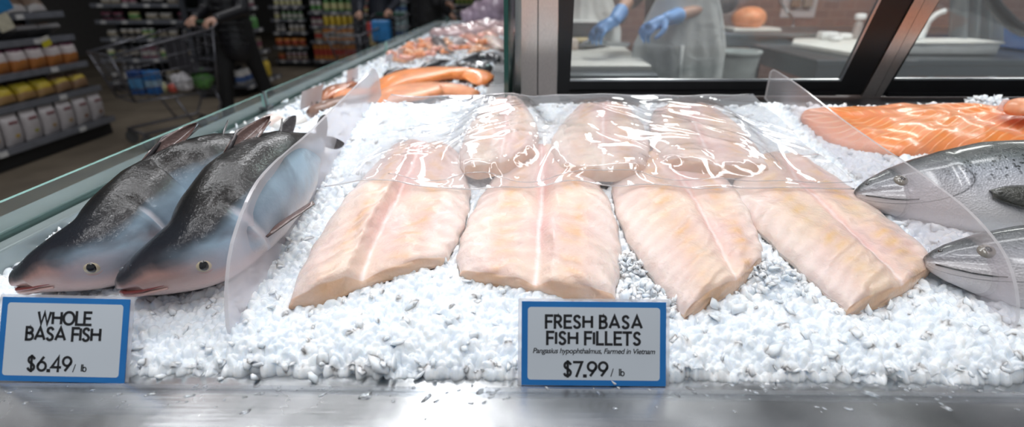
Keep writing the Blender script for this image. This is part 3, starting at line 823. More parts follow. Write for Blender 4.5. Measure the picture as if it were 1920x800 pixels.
# ------------------------------------------------------------------ salmon
def salmon_mat(name, dark=1.0):
    t = NT(name); s, k = t.uv()
    nz = t.noise(30, detail=4); nf = t.noise(260, detail=2)
    kk = t.math('ADD', k, t.math('MULTIPLY', t.math('SUBTRACT', nz, .5), .10))
    c = t.ramp(kk, [(0.0, (.018, .022, .02)), (.22, (.035, .042, .04)), (.33, (.14, .16, .165)), (.46, (.36, .38, .42)), (.62, (.50, .50, .53)), (.9, (.72, .70, .70))])
    vo = t.new('TexVoronoi', feature='F1'); vo.inputs['Scale'].default_value = 140; t.set(vo.inputs['Vector'], t.obj())
    sp = t.ramp(t.math('ADD', vo.outputs['Distance'], t.math('MULTIPLY', t.math('SUBTRACT', t.noise(60), .5), .30)), [(.30, 1.0), (.37, 0.0)])
    sp = t.math('MULTIPLY', sp, t.ramp(t.math('ADD', k, t.math('MULTIPLY', t.math('SUBTRACT', nz, .5), .5)), [(.42, 1.0), (.62, 0.0)]))
    c = t.mix(t.math('MULTIPLY', sp, .9), c, (.015, .02, .02))
    hd = t.ramp(s, [(.16, 1.0), (.21, 0.0)])
    hc = t.ramp(kk, [(0.0, (.05, .055, .06)), (.25, (.09, .095, .10)), (.45, (.22, .22, .24)), (.7, (.42, .40, .41)), (1.0, (.62, .58, .58))])
    c = t.mix(t.math('MULTIPLY', hd, .85), c, hc)
    gl = t.math('MULTIPLY', t.ramp(t.math('ABSOLUTE', t.math('SUBTRACT', s, t.math('SUBTRACT', .215, t.math('POWER', t.math('ABSOLUTE', t.math('SUBTRACT', k, .5)), 2.0)))), [(0.0, 1.0), (.005, 0.0)]), .85)
    c = t.mix(gl, c, (.05, .05, .055))
    sc_ = t.new('TexVoronoi', feature='F1'); sc_.inputs['Scale'].default_value = 330; t.set(sc_.inputs['Vector'], t.obj())
    return t.finish(t.principled(Base_Color=c, Metallic=.05, Roughness=.32, Coat_Weight=.6, Coat_Roughness=.12, Normal=t.bump(t.math('ADD', sc_.outputs['Distance'], t.math('MULTIPLY', nz, 1.5)), .35, .002)))
m_salm = salmon_mat('salmon_skin')
m_sfin = M('salmon_fin', (.05, .05, .042), .35, coat=.6, var=.5, scale=120, bump=.5, bscale=200)
def salmon(label, path, scale=1.0, fins=True):
    ds = [0, .01, .03, .08, .14, .20, .30, .45, .60, .75, .86, .93, 1]
    hs = [v * scale for v in [.006, .012, .020, .034, .046, .055, .066, .070, .060, .040, .026, .022, .02]]
    ws = [v * scale for v in [.005, .010, .016, .024, .030, .034, .037, .037, .031, .020, .011, .008, .004]]
    def flat(s, q, rx, rz, a, w_):
        g = math.exp(-((s - .205) / .008) ** 2); rx *= 1 + .05 * g
        kk = (1 - cos(q)) / 2
        if s < .10: rx *= 1 - .25 * math.exp(-((kk - .62) / .05) ** 2) * (1 - s / .1) ** .5
        return rx, rz
    b, fr = fish_body(path, ds, hs, ws, radians(-52), NS=100, NA=44, flat=flat)
    root = empty('salmon', path[2], label, 'whole fish', 'whole salmon lying on the ice')
    def put(mb, n, m, par=None):
        mb.v = [(v[0] - path[2][0], v[1] - path[2][1], v[2] - path[2][2]) for v in mb.v]; return mb.build(n, m, par or root, smooth=True)
    put(b, 'body', m_salm)
    # the flank that faces up
    upq = -pi / 2 if surf(fr, .3, -pi / 2)[0].z > surf(fr, .3, pi / 2)[0].z else pi / 2; sg = 1 if upq > 0 else -1
    p, n, d = surf(fr, .085, sg * 1.42, -.0030); R = n.to_track_quat('Z', 'Y').to_matrix()
    eo = put(MB().ball(p, (.0105, .0105, .006), 18, 10, R), 'eye', M('salmon_iris', (.24, .22, .19), .15, coat=1)); put(MB().ball(p + n * .0025, (.0062, .0062, .0040), 14, 8, R), 'pupil', m_pupil, eo)
    p, n, d = surf(fr, .022, sg * 1.0, -.001); R = n.to_track_quat('Z', 'Y').to_matrix()
    put(MB().ball(p, (.0032, .0032, .002), 10, 6, R), 'nostril', m_pupil)
    gap = [surf(fr, .006 + .10 * k / 12, sg * (2.15 + .10 * sin(k / 12 * pi)), .0002)[0] for k in range(13)]
    put(MB().tube(gap, .0009, 6), 'mouth', m_pupil)
    p, n, d = surf(fr, .235, sg * 2.0, .001)
    put(leaf_fin(p, p + d * .095 * scale + n * .012 - fr[20][3] * .020, fr[20][3], .017 * scale, .0012, None, bow=-.25), 'pectoral_fin', [m_sfin, m_sfin])
    p, n, d = surf(fr, .66, 0, -.004); u_ = fr[66][3]
    put(leaf_fin(p, p + d * .07 * scale + u_ * .035, d, .02, .0012, None, bow=.1), 'dorsal_fin', [m_sfin, m_sfin])
    p = Vector(path[-1]); d = (Vector(path[-1]) - Vector(path[-2])).normalized(); u_ = fr[-1][3]
    for q in (1, -1): put(leaf_fin(p - d * .02, p + d * .07 + u_ * .06 * q, u_, .02, .0014, None, bow=.05), 'tail_fin', [m_sfin, m_sfin])
    xy = [(q[0], q[1]) for q in path]; k = .03 * scale
    FOOT.append([(x, y - k) for x, y in xy] + [(x, y + k) for x, y in xy[::-1]])
def lie(p0, p1, L, zo, bend=.0):
    a, c = on_ice(*p0, zo), on_ice(*p1, zo); d = (c - a); d.z = 0; d.normalize(); out = []
    for k in range(7):
        q = a + d * (L * k / 6) + Vector((0, bend * sin(pi * k / 6), 0)); q.z = ice(q.x, min(q.y, 1.1)) + zo * (.45 + .55 * min(1, k / 1.5)); out.append(tuple(q))
    return out
salmon('whole silver salmon with black spots behind the orange-backed divider, below the salmon fillet', lie((1612, 342), (1900, 352), .68, .036), 1.22)
salmon('whole dark-backed salmon nearest the front on the right, nose behind the clear divider', lie((1744, 465), (1915, 490), .68, .036), 1.22)

def orange_mat(name, base=(.86, .27, .065), line=(.92, .50, .25), k=150, chev=60, pink=(.80, .30, .17)):
    t = NT(name); u, v = t.uv(); nz = t.noise(14, detail=3)
    d = t.math('ABSOLUTE', t.math('SUBTRACT', u, .52))
    ph = t.math('ADD', t.math('MULTIPLY', v, k), t.math('ADD', t.math('MULTIPLY', d, chev), t.math('MULTIPLY', nz, 6)))
    wv = t.ramp(t.math('SINE', ph), [(.55, 0.0), (.95, 1.0)])
    c = t.mix(t.math('MULTIPLY', t.ramp(nz, [(.4, 0.0), (.6, .6)]), 1.0), base, pink)
    c = t.mix(t.math('MULTIPLY', wv, t.ramp(d, [(.02, 0.0), (.06, .75), (.35, .8), (.48, .2)])), c, line)
    return t.finish(t.principled(Base_Color=c, Roughness=.32, Subsurface_Weight=.25, Subsurface_Radius=(.012, .005, .002), Subsurface_Scale=1.0, Coat_Weight=.3, Coat_Roughness=.1,
                                 Normal=t.bump(t.math('ADD', wv, t.noise(90)), .4, .0015)))
m_org = orange_mat('salmon_flesh')
fillet('large orange salmon fillet with pale fat lines against the dark sill', [
    [(1506, 222), (1560, 262), (1680, 284), (1800, 280), (1930, 284), (2100, 300)],
    [(1503, 216), (1570, 242), (1680, 255), (1800, 252), (1930, 254), (2100, 270)],
    [(1505, 210), (1570, 224), (1680, 228), (1800, 228), (1930, 232), (2100, 250)],
    [(1510, 206), (1570, 212), (1680, 212), (1800, 212), (1930, 218), (2100, 235)],
    [(1516, 204), (1575, 203), (1690, 200), (1800, 203), (1930, 211), (2100, 225)]], .020, m_org, None, groove=.05, NU=40, NV=90, seed=8, name='salmon_fillet')
# ================================================================== crushed ice
def ice_mat(name, tr=.0, rad=.016, sc2=1.0, bs=.55):
    t = NT(name); n = t.noise(55, detail=4, dist=.6)
    c = t.ramp(n, [(.3, (.74, .80, .86)), (.7, (.89, .92, .95))])
    h = t.math('ADD', n, t.math('MULTIPLY', t.noise(260, detail=3, dist=.4), .4))
    return t.finish(t.principled(Base_Color=c, Roughness=.13, IOR=1.31, Transmission_Weight=tr, Subsurface_Weight=.85, Subsurface_Radius=(rad, rad * 1.12, rad * 1.25), Subsurface_Scale=sc2,
                                 Specular_IOR_Level=.55, Normal=t.bump(h, bs, .0022)))
m_bed = ice_mat('packed_ice', 0, .0075)
m_ice = ice_mat('loose_ice', .0, .004, 1.0, .2)
def inpoly(x, y, poly):
    P = np.array(poly); c = np.zeros(len(x), bool); j = len(P) - 1
    for i in range(len(P)):
        xi, yi, xj, yj = P[i][0], P[i][1], P[j][0], P[j][1]
        if yi != yj: c ^= ((yi > y) != (yj > y)) & (x < (xj - xi) * (y - yi) / (yj - yi) + xi)
        j = i
    return c
def ice_np(x, y): return np.array([ice(float(a), float(b)) for a, b in zip(x, y)])
bm = bmesh.new(); bmesh.ops.create_icosphere(bm, subdivisions=1, radius=1)
ICO_V = np.array([v.co[:] for v in bm.verts]); ICO_F = np.array([[v.index for v in f.verts] for f in bm.faces]); bm.free()
def shards(xs, ys, zs_, size, seed, flat=(.22, .62), up=.55):
    g = np.random.default_rng(seed); n = len(xs)
    T = [ICO_V * (1 + g.uniform(-.42, .42, (12, 1))) * 1.0 + g.uniform(-.30, .30, (12, 3)) for _ in range(24)]
    V = np.array(T)[g.integers(0, 24, n)]                        # n,12,3
    sc_ = np.stack([g.uniform(.75, 1.35, n), g.uniform(.6, 1.1, n), g.uniform(*flat, n)], 1) * (size * g.lognormal(0, .28, n))[:, None]
    V = V * sc_[:, None, :]
    q = g.normal(size=(n, 4)) * np.array([1, up, up, 1]); q /= np.linalg.norm(q, axis=1)[:, None]; a, b, c, d = q.T
    R = np.stack([1 - 2 * (c * c + d * d), 2 * (b * c - a * d), 2 * (b * d + a * c), 2 * (b * c + a * d), 1 - 2 * (b * b + d * d), 2 * (c * d - a * b), 2 * (b * d - a * c), 2 * (c * d + a * b), 1 - 2 * (b * b + c * c)], 1).reshape(n, 3, 3)
    V = np.einsum('nij,nkj->nki', R, V) + np.stack([xs, ys, zs_], 1)[:, None, :]
    Fc = ICO_F[None] + (np.arange(n) * 12)[:, None, None]
    return V.reshape(-1, 3), Fc.reshape(-1, 3)
def tri_mesh(name, V, Fc, mat, origin, nbed=0):
    me = bpy.data.meshes.new(name); V = V - np.array(origin)
    me.vertices.add(len(V)); me.vertices.foreach_set('co', V.astype(np.float32).ravel())
    me.loops.add(Fc.size); me.loops.foreach_set('vertex_index', Fc.astype(np.int32).ravel())
    me.polygons.add(len(Fc)); me.polygons.foreach_set('loop_start', np.arange(0, Fc.size, 3, dtype=np.int32))
    me.materials.append(mat); me.materials.append(m_bed)
    me.polygons.foreach_set('material_index', np.r_[np.zeros(len(Fc) - nbed, np.int32), np.ones(nbed, np.int32)])
    me.update(calc_edges=True)
    
    o = bpy.data.objects.new(name, me); col.objects.link(o); o.location = origin; return o
def jgrid(x0, x1, y0, y1, d, g):
    X, Y = np.meshgrid(np.arange(x0, x1, d), np.arange(y0, y1, d)); X, Y = X.ravel(), Y.ravel()
    return X + g.uniform(-.6, .6, X.shape) * d, Y + g.uniform(-.6, .6, Y.shape) * d
g = np.random.default_rng(5)
AV, AF, nb = [], [], 0
def addsh(V, Fc):
    global nb
    AV.append(V); AF.append(Fc + nb); nb += len(V)
def chips_height(X, Y, cell, layers, seed, tilt=.55, jit=.004):
    """top of a bed of overlapping tilted chips, X and Y any arrays"""
    gg = np.random.default_rng(seed); out = np.full(X.shape, -9.0)
    x0, y0 = X.min() - 3 * cell, Y.min() - 3 * cell; nx, ny = int((X.max() - x0) / cell) + 6, int((Y.max() - y0) / cell) + 6
    for l in range(layers):
        sx = (np.arange(nx)[:, None] + gg.uniform(0, 1, (nx, ny))) * cell + x0; sy = (np.arange(ny)[None] + gg.uniform(0, 1, (nx, ny))) * cell + y0
        an = gg.uniform(0, 2 * pi, (nx, ny)); tl = gg.uniform(.05, tilt, (nx, ny)) ** 1.0; a, b_ = np.cos(an) * tl, np.sin(an) * tl
        z0 = gg.uniform(-jit, jit, (nx, ny)); cv = gg.uniform(18, 60, (nx, ny)); el = gg.uniform(.5, 1.9, (nx, ny)); e2 = gg.uniform(0, pi, (nx, ny))
        ix = ((X - x0) / cell).astype(int); iy = ((Y - y0) / cell).astype(int)
        for di in (-1, 0, 1):
            for dj in (-1, 0, 1):
                i, j = np.clip(ix + di, 0, nx - 1), np.clip(iy + dj, 0, ny - 1)
                dx, dy = X - sx[i, j], Y - sy[i, j]; c_, s_ = np.cos(e2[i, j]), np.sin(e2[i, j])
                u, v = dx * c_ + dy * s_, -dx * s_ + dy * c_
                q = np.maximum(np.abs(u) * el[i, j], np.abs(v) / el[i, j]) ; q = np.maximum(q, (np.abs(u) + np.abs(v)) * .72)
                h = z0[i, j] + a[i, j] * dx + b_[i, j] * dy - 1.0 * np.maximum(0, q - cell * .42) - cv[i, j] * .12 * q * q / cell * .3
                out = np.maximum(out, h)
    return out
# the packed surface: grid that gets coarser away from the front
NXb, NYb = 1150, 560
yy = .452 + (1.148 - .452) * np.linspace(0, 1, NYb) ** 1.35
U = np.linspace(-1, 1, NXb)[:, None]
Yb = np.repeat(yy[None], NXb, 0); xr = .16 + Yb * 1.13; Xb = np.where(U < 0, np.maximum(U * xr, XG + .05 + (U + 1) * .0), U * xr)
Xb = np.maximum(U * xr, XG + .05 + (U + 1) * .004)
IC = np.array([[ice(float(a), float(b)) for a, b in zip(Xb[i, ::4], Yb[i, ::4])] for i in range(0, NXb, 5)])
ci = np.clip(np.arange(NXb) / 5, 0, IC.shape[0] - 1); cj = np.clip(np.arange(NYb) / 4, 0, IC.shape[1] - 1)
i0, j0 = np.minimum(ci.astype(int), IC.shape[0] - 2), np.minimum(cj.astype(int), IC.shape[1] - 2); fi, fj = (ci - i0)[:, None], (cj - j0)[None]
ICE = (IC[np.ix_(i0, j0)] * (1 - fi) + IC[np.ix_(i0 + 1, j0)] * fi) * (1 - fj) + (IC[np.ix_(i0, j0 + 1)] * (1 - fi) + IC[np.ix_(i0 + 1, j0 + 1)] * fi) * fj
CH = np.maximum(chips_height(Xb, Yb, .0145, 2, 1, .85, .0036), chips_height(Xb, Yb, .0090, 2, 2, 1.0, .0030) - .0010)
ins = np.zeros(Xb.size, bool)
for f in FOOT: ins |= inpoly(Xb.ravel(), Yb.ravel(), f)
ins = ins.reshape(Xb.shape)
Zb = ICE + CH - .0035 - np.where(ins, .006, 0)
BV = np.stack([Xb.ravel(), Yb.ravel(), Zb.ravel()], 1)
idx = np.arange(NXb * NYb).reshape(NXb, NYb); a_, b_, c_, d_ = idx[:-1, :-1].ravel(), idx[1:, :-1].ravel(), idx[1:, 1:].ravel(), idx[:-1, 1:].ravel()
BEDF = [np.stack([a_, b_, c_], 1), np.stack([a_, c_, d_], 1)]
NSK = 14      # front skirt down to the ledge
sk = np.stack([np.stack([Xb[:, 0], Yb[:, 0] - .006 * sin(k / NSK * pi / 2) + (chips_height(Xb[:, 0:1] * .999, np.full((NXb, 1), .2 + k * .0016), .010, 2, 9, .9, .004)[:, 0] * -.7 - .001) * (k > 0), Zb[:, 0] + (ZL - Zb[:, 0]) * k / NSK], 1) for k in range(NSK + 1)], 1).reshape(-1, 3)
i2 = np.arange(NXb * (NSK + 1)).reshape(NXb, NSK + 1); a_, b_, c_, d_ = i2[:-1, :-1].ravel(), i2[1:, :-1].ravel(), i2[1:, 1:].ravel(), i2[:-1, 1:].ravel()
SKF = np.concatenate([np.stack([a_, c_, b_], 1), np.stack([a_, d_, c_], 1)]) + NXb * NYb
BED_V, BED_F = np.concatenate([BV, sk]), np.concatenate(BEDF + [SKF])
for (y0, y1, d, sz) in ((.456, .66, .028, .0052), (.66, .86, .034, .0062), (.86, 1.14, .045, .0075)):
    X, Y = jgrid(XG + .060, 1.40, y0, y1, d, g)
    k = (X < .15 + Y * 1.10) & (X > -.12 - Y * 1.12); X, Y = X[k], Y[k]
    Z = ice_np(X, Y) + g.uniform(-.006, -.001, len(X))
    ins = np.zeros(len(X), bool)
    for f in FOOT: ins |= inpoly(X, Y, f)
    X, Y, Z = X[~ins], Y[~ins], Z[~ins]
    addsh(*shards(X, Y, Z, np.full(len(X), sz), int(y0 * 100)))
X, _ = jgrid(XG + .06, .75, 0, .004 * 9, .024, g); Y = .4535 + g.uniform(-.002, .004, len(X)); Z = g.uniform(ZL + .002, ZL + .016, len(X))
addsh(*shards(X, Y, Z, np.full(len(X), .0045), 77))
# loose piles pushed against fish and rims
def pile(px, py, r, hgt, n, seed, zb=None):
    gg = np.random.default_rng(seed); c = on_ice(px, py, 0); a = gg.uniform(0, 2 * pi, n); q = np.sqrt(gg.random(n)) * r
    X, Y = c.x + q * np.cos(a), c.y + q * np.sin(a); Z = ice_np(X, Y) + hgt * (1 - (q / r) ** 2) * gg.random(n)
    addsh(*shards(X, Y, Z, np.full(n, .0075 if px > 1800 else .0048), seed))
pile(1880, 207, .05, .02, 90, 3); pile(1850, 200, .04, .018, 60, 4)
pile(1215, 560, .035, .006, 90, 6); pile(1180, 500, .022, .006, 50, 7); pile(1450, 520, .04, .005, 90, 8); pile(130, 440, .05, .012, 120, 9)
addsh(BED_V, BED_F)
tag(tri_mesh('crushed_ice', np.concatenate(AV), np.concatenate(AF), m_ice, (0, .7, ZL), len(AF[-1])), 'heaped crushed ice under the basa fillets, catfish and salmon', 'ice', kind='stuff')

# far case ice: lower, flat
ZF = .955
AV, AF, nb = [], [], 0
X, Y = jgrid(XG + .055, -.118, 1.16, 5.8, .04, g); Z = ZF + g.uniform(-.006, .003, len(X))
addsh(*shards(X, Y, Z, np.full(len(X), .010), 21))
bx = np.linspace(XG + .05, -.115, 150); by = 1.15 + (6.0 - 1.15) * np.linspace(0, 1, 330) ** 1.6
Xf, Yf = np.meshgrid(bx, by, indexing='ij'); Zf = ZF - .003 + chips_height(Xf, Yf, .022, 2, 4, .5, .004)
BV = np.stack([Xf.ravel(), Yf.ravel(), Zf.ravel()], 1); idx = np.arange(Xf.size).reshape(Xf.shape)
a_, b_, c_, d_ = idx[:-1, :-1].ravel(), idx[1:, :-1].ravel(), idx[1:, 1:].ravel(), idx[:-1, 1:].ravel()
addsh(BV, np.concatenate([np.stack([a_, b_, c_], 1), np.stack([a_, c_, d_], 1)]))
tag(tri_mesh('crushed_ice', np.concatenate(AV), np.concatenate(AF), m_ice, (-.45, 2.5, ZF), len(AF[-1])), 'flat bed of crushed ice in the far part of the counter', 'ice', kind='stuff')
# thin clear lip in front of the ice
lp = MB().span((XG + .02, .424, ZL), (1.6, .427, ZL + .006))
tag(lp.build('ice_lip', clear('lip_acrylic', (.96, .98, 1), milk=.15, rough=.05), origin=(0, .425, ZL)), 'low clear strip along the ledge holding back the ice', 'strip')

# ------------------------------------------------------------------ water on the ledge
m_water = clear('water', (.97, .99, 1.0), rough=.0, refl=1.6)
tw = NT('water_drop'); m_water = tw.finish(tw.principled(Base_Color=(.95, .98, 1.0), Roughness=.02, IOR=1.33, Transmission_Weight=.85, Coat_Weight=.5, Coat_Roughness=.02, Normal=tw.bump(tw.noise(120), .1, .001)))
def drop(px, py, rx, ry, ang, seed):
    r_ = random.Random(seed); c = at_z(px, py, ZL); n = 20
    ph = [r_.uniform(0, 6) for _ in range(3)]; b = MB(); P = []
    for i in range(7):
        q = i / 6; row = []
        for k in range(n):
            a = 2 * pi * k / n; rr = 1 + .14 * sin(2 * a + ph[0]) + .10 * sin(3 * a + ph[1]) + .05 * sin(5 * a + ph[2])
            x, y = rx * rr * cos(a) * cos(q * pi / 2) , ry * rr * sin(a) * cos(q * pi / 2)
            row.append((x * cos(ang) - y * sin(ang), x * sin(ang) + y * cos(ang), min(rx, ry) * .42 * sin(q * pi / 2) + .0001))
        P.append(row)
    vs = [p for r0 in P for p in r0]
    b.add(vs, [(i * n + k, i * n + (k + 1) % n, (i + 1) * n + (k + 1) % n, (i + 1) * n + k) for i in range(6) for k in range(n)] + [tuple(range(n))[::-1]])
    o = b.build('water_droplet', m_water, None, smooth=True); o.location = c
    return o
big = [(686, 742, .0085, .0050, .3, 'wide irregular puddle of water on the ledge left of the fillet sign'), (800, 746, .0070, .0030, .9, 'slanted elongated puddle on the ledge below the middle of the ice'),
       (900, 734, .0055, .0030, .7, 'small oblong puddle close to the ice, left of the fillet sign'), (1630, 738, .0100, .0040, -.5, 'largest curved puddle on the ledge below the right-hand basa fillet'),
       (1590, 766, .0045, .0020, -.5, 'small oval puddle under the largest curved puddle'), (1775, 765, .0055, .0030, -.4, 'bright oval puddle on the dark right part of the ledge'),
       (285, 738, .0050, .0022, .4, 'thin slanted puddle right of the catfish sign'), (355, 742, .0055, .0022, .3, 'long thin puddle on the ledge below the left divider'),
       (460, 772, .0050, .0035, .6, 'rounded puddle on the shiny left half of the ledge'), (1910, 738, .0080, .0025, -.1, 'flat puddle at the far right end of the ledge')]
for k, (px, py, rx, ry, a, lb) in enumerate(big): tag(drop(px, py, rx, ry, a, k), lb, 'water puddle')
gg = random.Random(3); k = 0
while k < 130:
    px, py = gg.uniform(5, 1915), 722 + abs(gg.gauss(0, 1)) * 24
    if py > 798: continue
    if 970 < px < 1250 and gg.random() < .5: continue
    s = gg.uniform(.0007, .0021); tag(drop(px, py, s * gg.uniform(1.0, 2.3), s, gg.uniform(.2, 1.0) * (1 if px < 960 else -1), 100 + k), 'tiny water droplet splashed on the steel ledge', 'water droplet', 'water droplets on the ledge'); k += 1
# little drops on the right divider
for k in range(26):
    px, py = gg.uniform(1600, 1860), gg.uniform(260, 560)
    p = at_x(px, py, XR)
    if p.z < ice(XR, p.y) + .012 or p.z > interp(p.y, [.5, .53, .58, .67, .82, 1.2], [.97, .985, 1.012, 1.035, 1.052, 1.11]): continue
    o = MB().ball((0, 0, 0), (.0004, .0013, .0013), 10, 6).build('water_droplet', m_water, None, smooth=True); o.location = (XR - .0004, p.y, p.z)
    tag(o, 'tiny water droplet clinging to the right clear divider', 'water droplet', 'water droplets on the right divider')

# ================================================================== price signs
def arc(cx, cy, rx, ry, a0, a1, n=14): return [(cx + rx * cos(radians(a0 + (a1 - a0) * k / n)), cy + ry * sin(radians(a0 + (a1 - a0) * k / n))) for k in range(n + 1)]
def sp2(pts, n=22): return [tuple(p) for p in spline(pts, n)]
S_ = lambda w_, h=1.0: sp2([(w_ * .93, h * .80), (w_ * .74, h * .95), (w_ * .46, h * .99), (w_ * .16, h * .90), (w_ * .10, h * .70), (w_ * .30, h * .56), (w_ * .66, h * .45), (w_ * .90, h * .28), (w_ * .80, h * .08), (w_ * .48, h * .0), (w_ * .18, h * .05), (w_ * .02, h * .20)], 34)
GL = {
 'W': (1.02, [[(.0, 1), (.26, 0), (.51, .92), (.76, 0), (1.02, 1)]]), 'H': (.70, [[(0, 0), (0, 1)], [(.70, 0), (.70, 1)], [(0, .52), (.70, .52)]]),
 'O': (.88, [arc(.44, .5, .44, .5, 0, 360, 40)]), 'L': (.46, [[(0, 1), (0, 0), (.46, 0)]]), 'E': (.50, [[(.50, 1), (0, 1), (0, 0), (.50, 0)], [(0, .52), (.43, .52)]]),
 'B': (.54, [[(0, 0), (0, 1), (.24, 1)] + arc(.24, .77, .24, .23, 90, -90) + [(0, .54)], [(0, .54), (.26, .54)] + arc(.26, .27, .28, .27, 90, -90) + [(0, 0)]]),
 'A': (.80, [[(0, 0), (.40, 1), (.80, 0)], [(.13, .30), (.67, .30)]]), 'S': (.54, [S_(.54)]), 'F': (.48, [[(.48, 1), (0, 1), (0, 0)], [(0, .50), (.42, .50)]]),
 'I': (.0, [[(0, 0), (0, 1)]]), 'R': (.56, [[(0, 0), (0, 1), (.24, 1)] + arc(.24, .74, .25, .26, 90, -90) + [(0, .48)], [(.24, .48), (.56, 0)]]),
 'T': (.58, [[(0, 1), (.58, 1)], [(.29, 1), (.29, 0)]]), '$': (.54, [S_(.54), [(.27, -.13), (.27, 1.13)]]),
 '6': (.60, [arc(.30, .31, .30, .31, 0, 360, 30), sp2([(.44, 1.0), (.26, .76), (.08, .48), (.0, .30)], 10)]), '9': (.60, [arc(.30, .69, .30, .31, 0, 360, 30), sp2([(.16, 0), (.34, .24), (.52, .52), (.60, .70)], 10)]),
 '4': (.62, [[(.48, 0), (.48, 1), (.0, .26), (.62, .26)]]), '7': (.56, [[(0, 1), (.56, 1), (.18, 0)]]), '.': (.03, [[(.0, .01), (.03, .01)]]), '/': (.34, [[(0, -.08), (.34, 1.05)]]),
 'l': (.0, [[(0, 0), (0, 1.08)]]), 'b': (.50, [[(0, 0), (0, 1.08)], arc(.26, .32, .25, .32, 0, 360, 26)])}
def stroke_text(text, h, wt, track=.24, gap=.42):
    """returns (builder in x,z plane centred on x, width)"""
    b = MB(); x = 0.0
    for ch in text:
        if ch == ' ': x += gap; continue
        wd, st = GL[ch]
        for s in st:
            n = len(s); w2 = wt * (1.35 if ch == '.' else 1) / 2; L, R_ = [], []
            closed = (abs(s[0][0] - s[-1][0]) < 1e-6 and abs(s[0][1] - s[-1][1]) < 1e-6)
            for i in range(n):
                p = Vector(s[i]).to_2d() if 0 else Vector((s[i][0], s[i][1]))
                a = Vector(s[i - 1]) if i > 0 else (Vector(s[-2]) if closed else None); c = Vector(s[i + 1]) if i < n - 1 else (Vector(s[1]) if closed else None)
                d1 = (p - a).normalized() if a is not None else None; d2 = (c - p).normalized() if c is not None else None
                d1 = d1 or d2; d2 = d2 or d1
                t_ = (d1 + d2)
                t_ = t_.normalized() if t_.length > 1e-5 else d1
                nrm = Vector((-t_.y, t_.x)); k = 1 / max(.42, nrm.dot(Vector((-d1.y, d1.x))))
                e = Vector((0, 0))
                if not closed and (i == 0 or i == n - 1):
                    e = (-d1 if i == 0 else d1) * (w2 if (ch in 'LEFTBHR47' and n < 30) or ch == '.' else 0) * (1 if ch != 'R' or i == 0 else .3)
                    if ch in 'HI': e *= 0
                    if ch in 'R' and len(s) == 2: e *= 0
                L.append(p + nrm * w2 * k + e); R_.append(p - nrm * w2 * k + e)
            vs = [((q.x + x) * h, -.0002, q.y * h) for q in L + R_]
            b.add(vs, [(i, i + 1, n + i + 1, n + i) for i in range(n - 1)])
        x += wd + track + (.02 if ch in 'IL' else 0)
    x -= track
    b.v = [(v[0] - x * h / 2, v[1], v[2]) for v in b.v]
    return b, x * h
def rrect(w_, h, r, n=6, cx=0, cz=0):
    P = []
    for sx, sz, a0 in ((1, 1, 0), (-1, 1, 90), (-1, -1, 180), (1, -1, 270)):
        for k in range(n + 1):
            a = radians(a0 + 90 * k / n); P.append((cx + sx * (w_ / 2 - r) + r * cos(a), cz + sz * (h / 2 - r) + r * sin(a)))
    return P
m_ink = M('black_ink', (.008, .008, .010), .5)
tb = NT('sign_blue'); bc = tb.ramp(tb.noise(9), [(.3, (.010, .15, .45)), (.7, (.020, .20, .54))]); m_blue = tb.finish(tb.principled(Base_Color=bc, Roughness=.35))
m_sgrey = M('sign_grey', (.60, .65, .70), .35, var=.04, scale=6)
def sign(cx, w_, h, lines, label, roll=0.0, rowb=719, tilt=24):
    c = at_z(cx, rowb, ZL + .001); c.y -= .003
    root = empty('price_sign', c, label, 'price sign', 'price signs on the front ledge')
    root.rotation_euler = (-radians(tilt), roll, 0)
    def put(b, n, m, **kw): o = b.build(n, m, root, **kw); return o
    hp = rrect(w_ + .008, h + .006, .002, cz=h / 2)
    put(MB().prism([(x, .0012, z) for x, z in hp], (0, .0012, 0)), 'holder', clear('sign_acrylic', (.97, .98, 1), milk=.30, rough=.05))
    put(MB().prism([(x, .0, z) for x, z in rrect(w_, h, .0004, 1, cz=h / 2)], (0, .0011, 0)), 'card', m_blue)
    bw = .0068
    put(MB().prism([(x, -.0001, z) for x, z in rrect(w_ - 2 * bw, h - 2 * bw * .9, .0035, cz=h / 2)], (0, .0002, 0)), 'white_panel', m_sgrey, )
    for kind, *a in lines:
        if kind == 'S':
            txt, hh, wt, zc, xc, tr = a
            b, ww = stroke_text(txt, hh * h, wt, tr); b.v = [(v[0] + xc * w_, v[1] - .0001, v[2] + zc * h) for v in b.v]
            put(b, 'lettering', m_ink, fix=False)
        else:
            txt, size, zc = a
            cu = bpy.data.curves.new('lettering', 'FONT'); cu.body = txt; cu.size = size * h; cu.align_x = 'CENTER'; cu.shear = .22; cu.offset = .00010; cu.space_character = .93
            tmp = bpy.data.objects.new('tmp', cu); col.objects.link(tmp); bpy.context.view_layer.update(); me = bpy.data.meshes.new_from_object(tmp.evaluated_get(bpy.context.evaluated_depsgraph_get())); bpy.data.objects.remove(tmp); me.materials.clear(); me.materials.append(m_ink); o = bpy.data.objects.new('lettering', me); col.objects.link(o); o.parent = root
            o.location = (0, -.0004, zc * h); o.rotation_euler = (pi / 2, 0, 0); o.scale = (.98, 1, 1)
    # little wire foot behind
    ft = MB().span((-w_ * .3, .002, -.000), (w_ * .3, .020, .0012)); put(ft, 'foot', bpy.data.materials['sign_acrylic'])
    return root
sign(1112, .1600, .0930, [('S', 'FRESH BASA', .143, .215, .690, 0.0, .26), ('S', 'FISH FILLETS', .143, .215, .495, 0.0, .25), ('C', 'Pangasius hypophthalmus, Farmed in Vietnam', .088, .385),
     ('S', '$7.99', .165, .18, .115, -.055, .20), ('S', '/', .085, .12, .118, .128, .2), ('S', 'lb', .078, .17, .122, .195, .22)],
     'blue-bordered price sign reading FRESH BASA FISH FILLETS $7.99 on the front ledge')
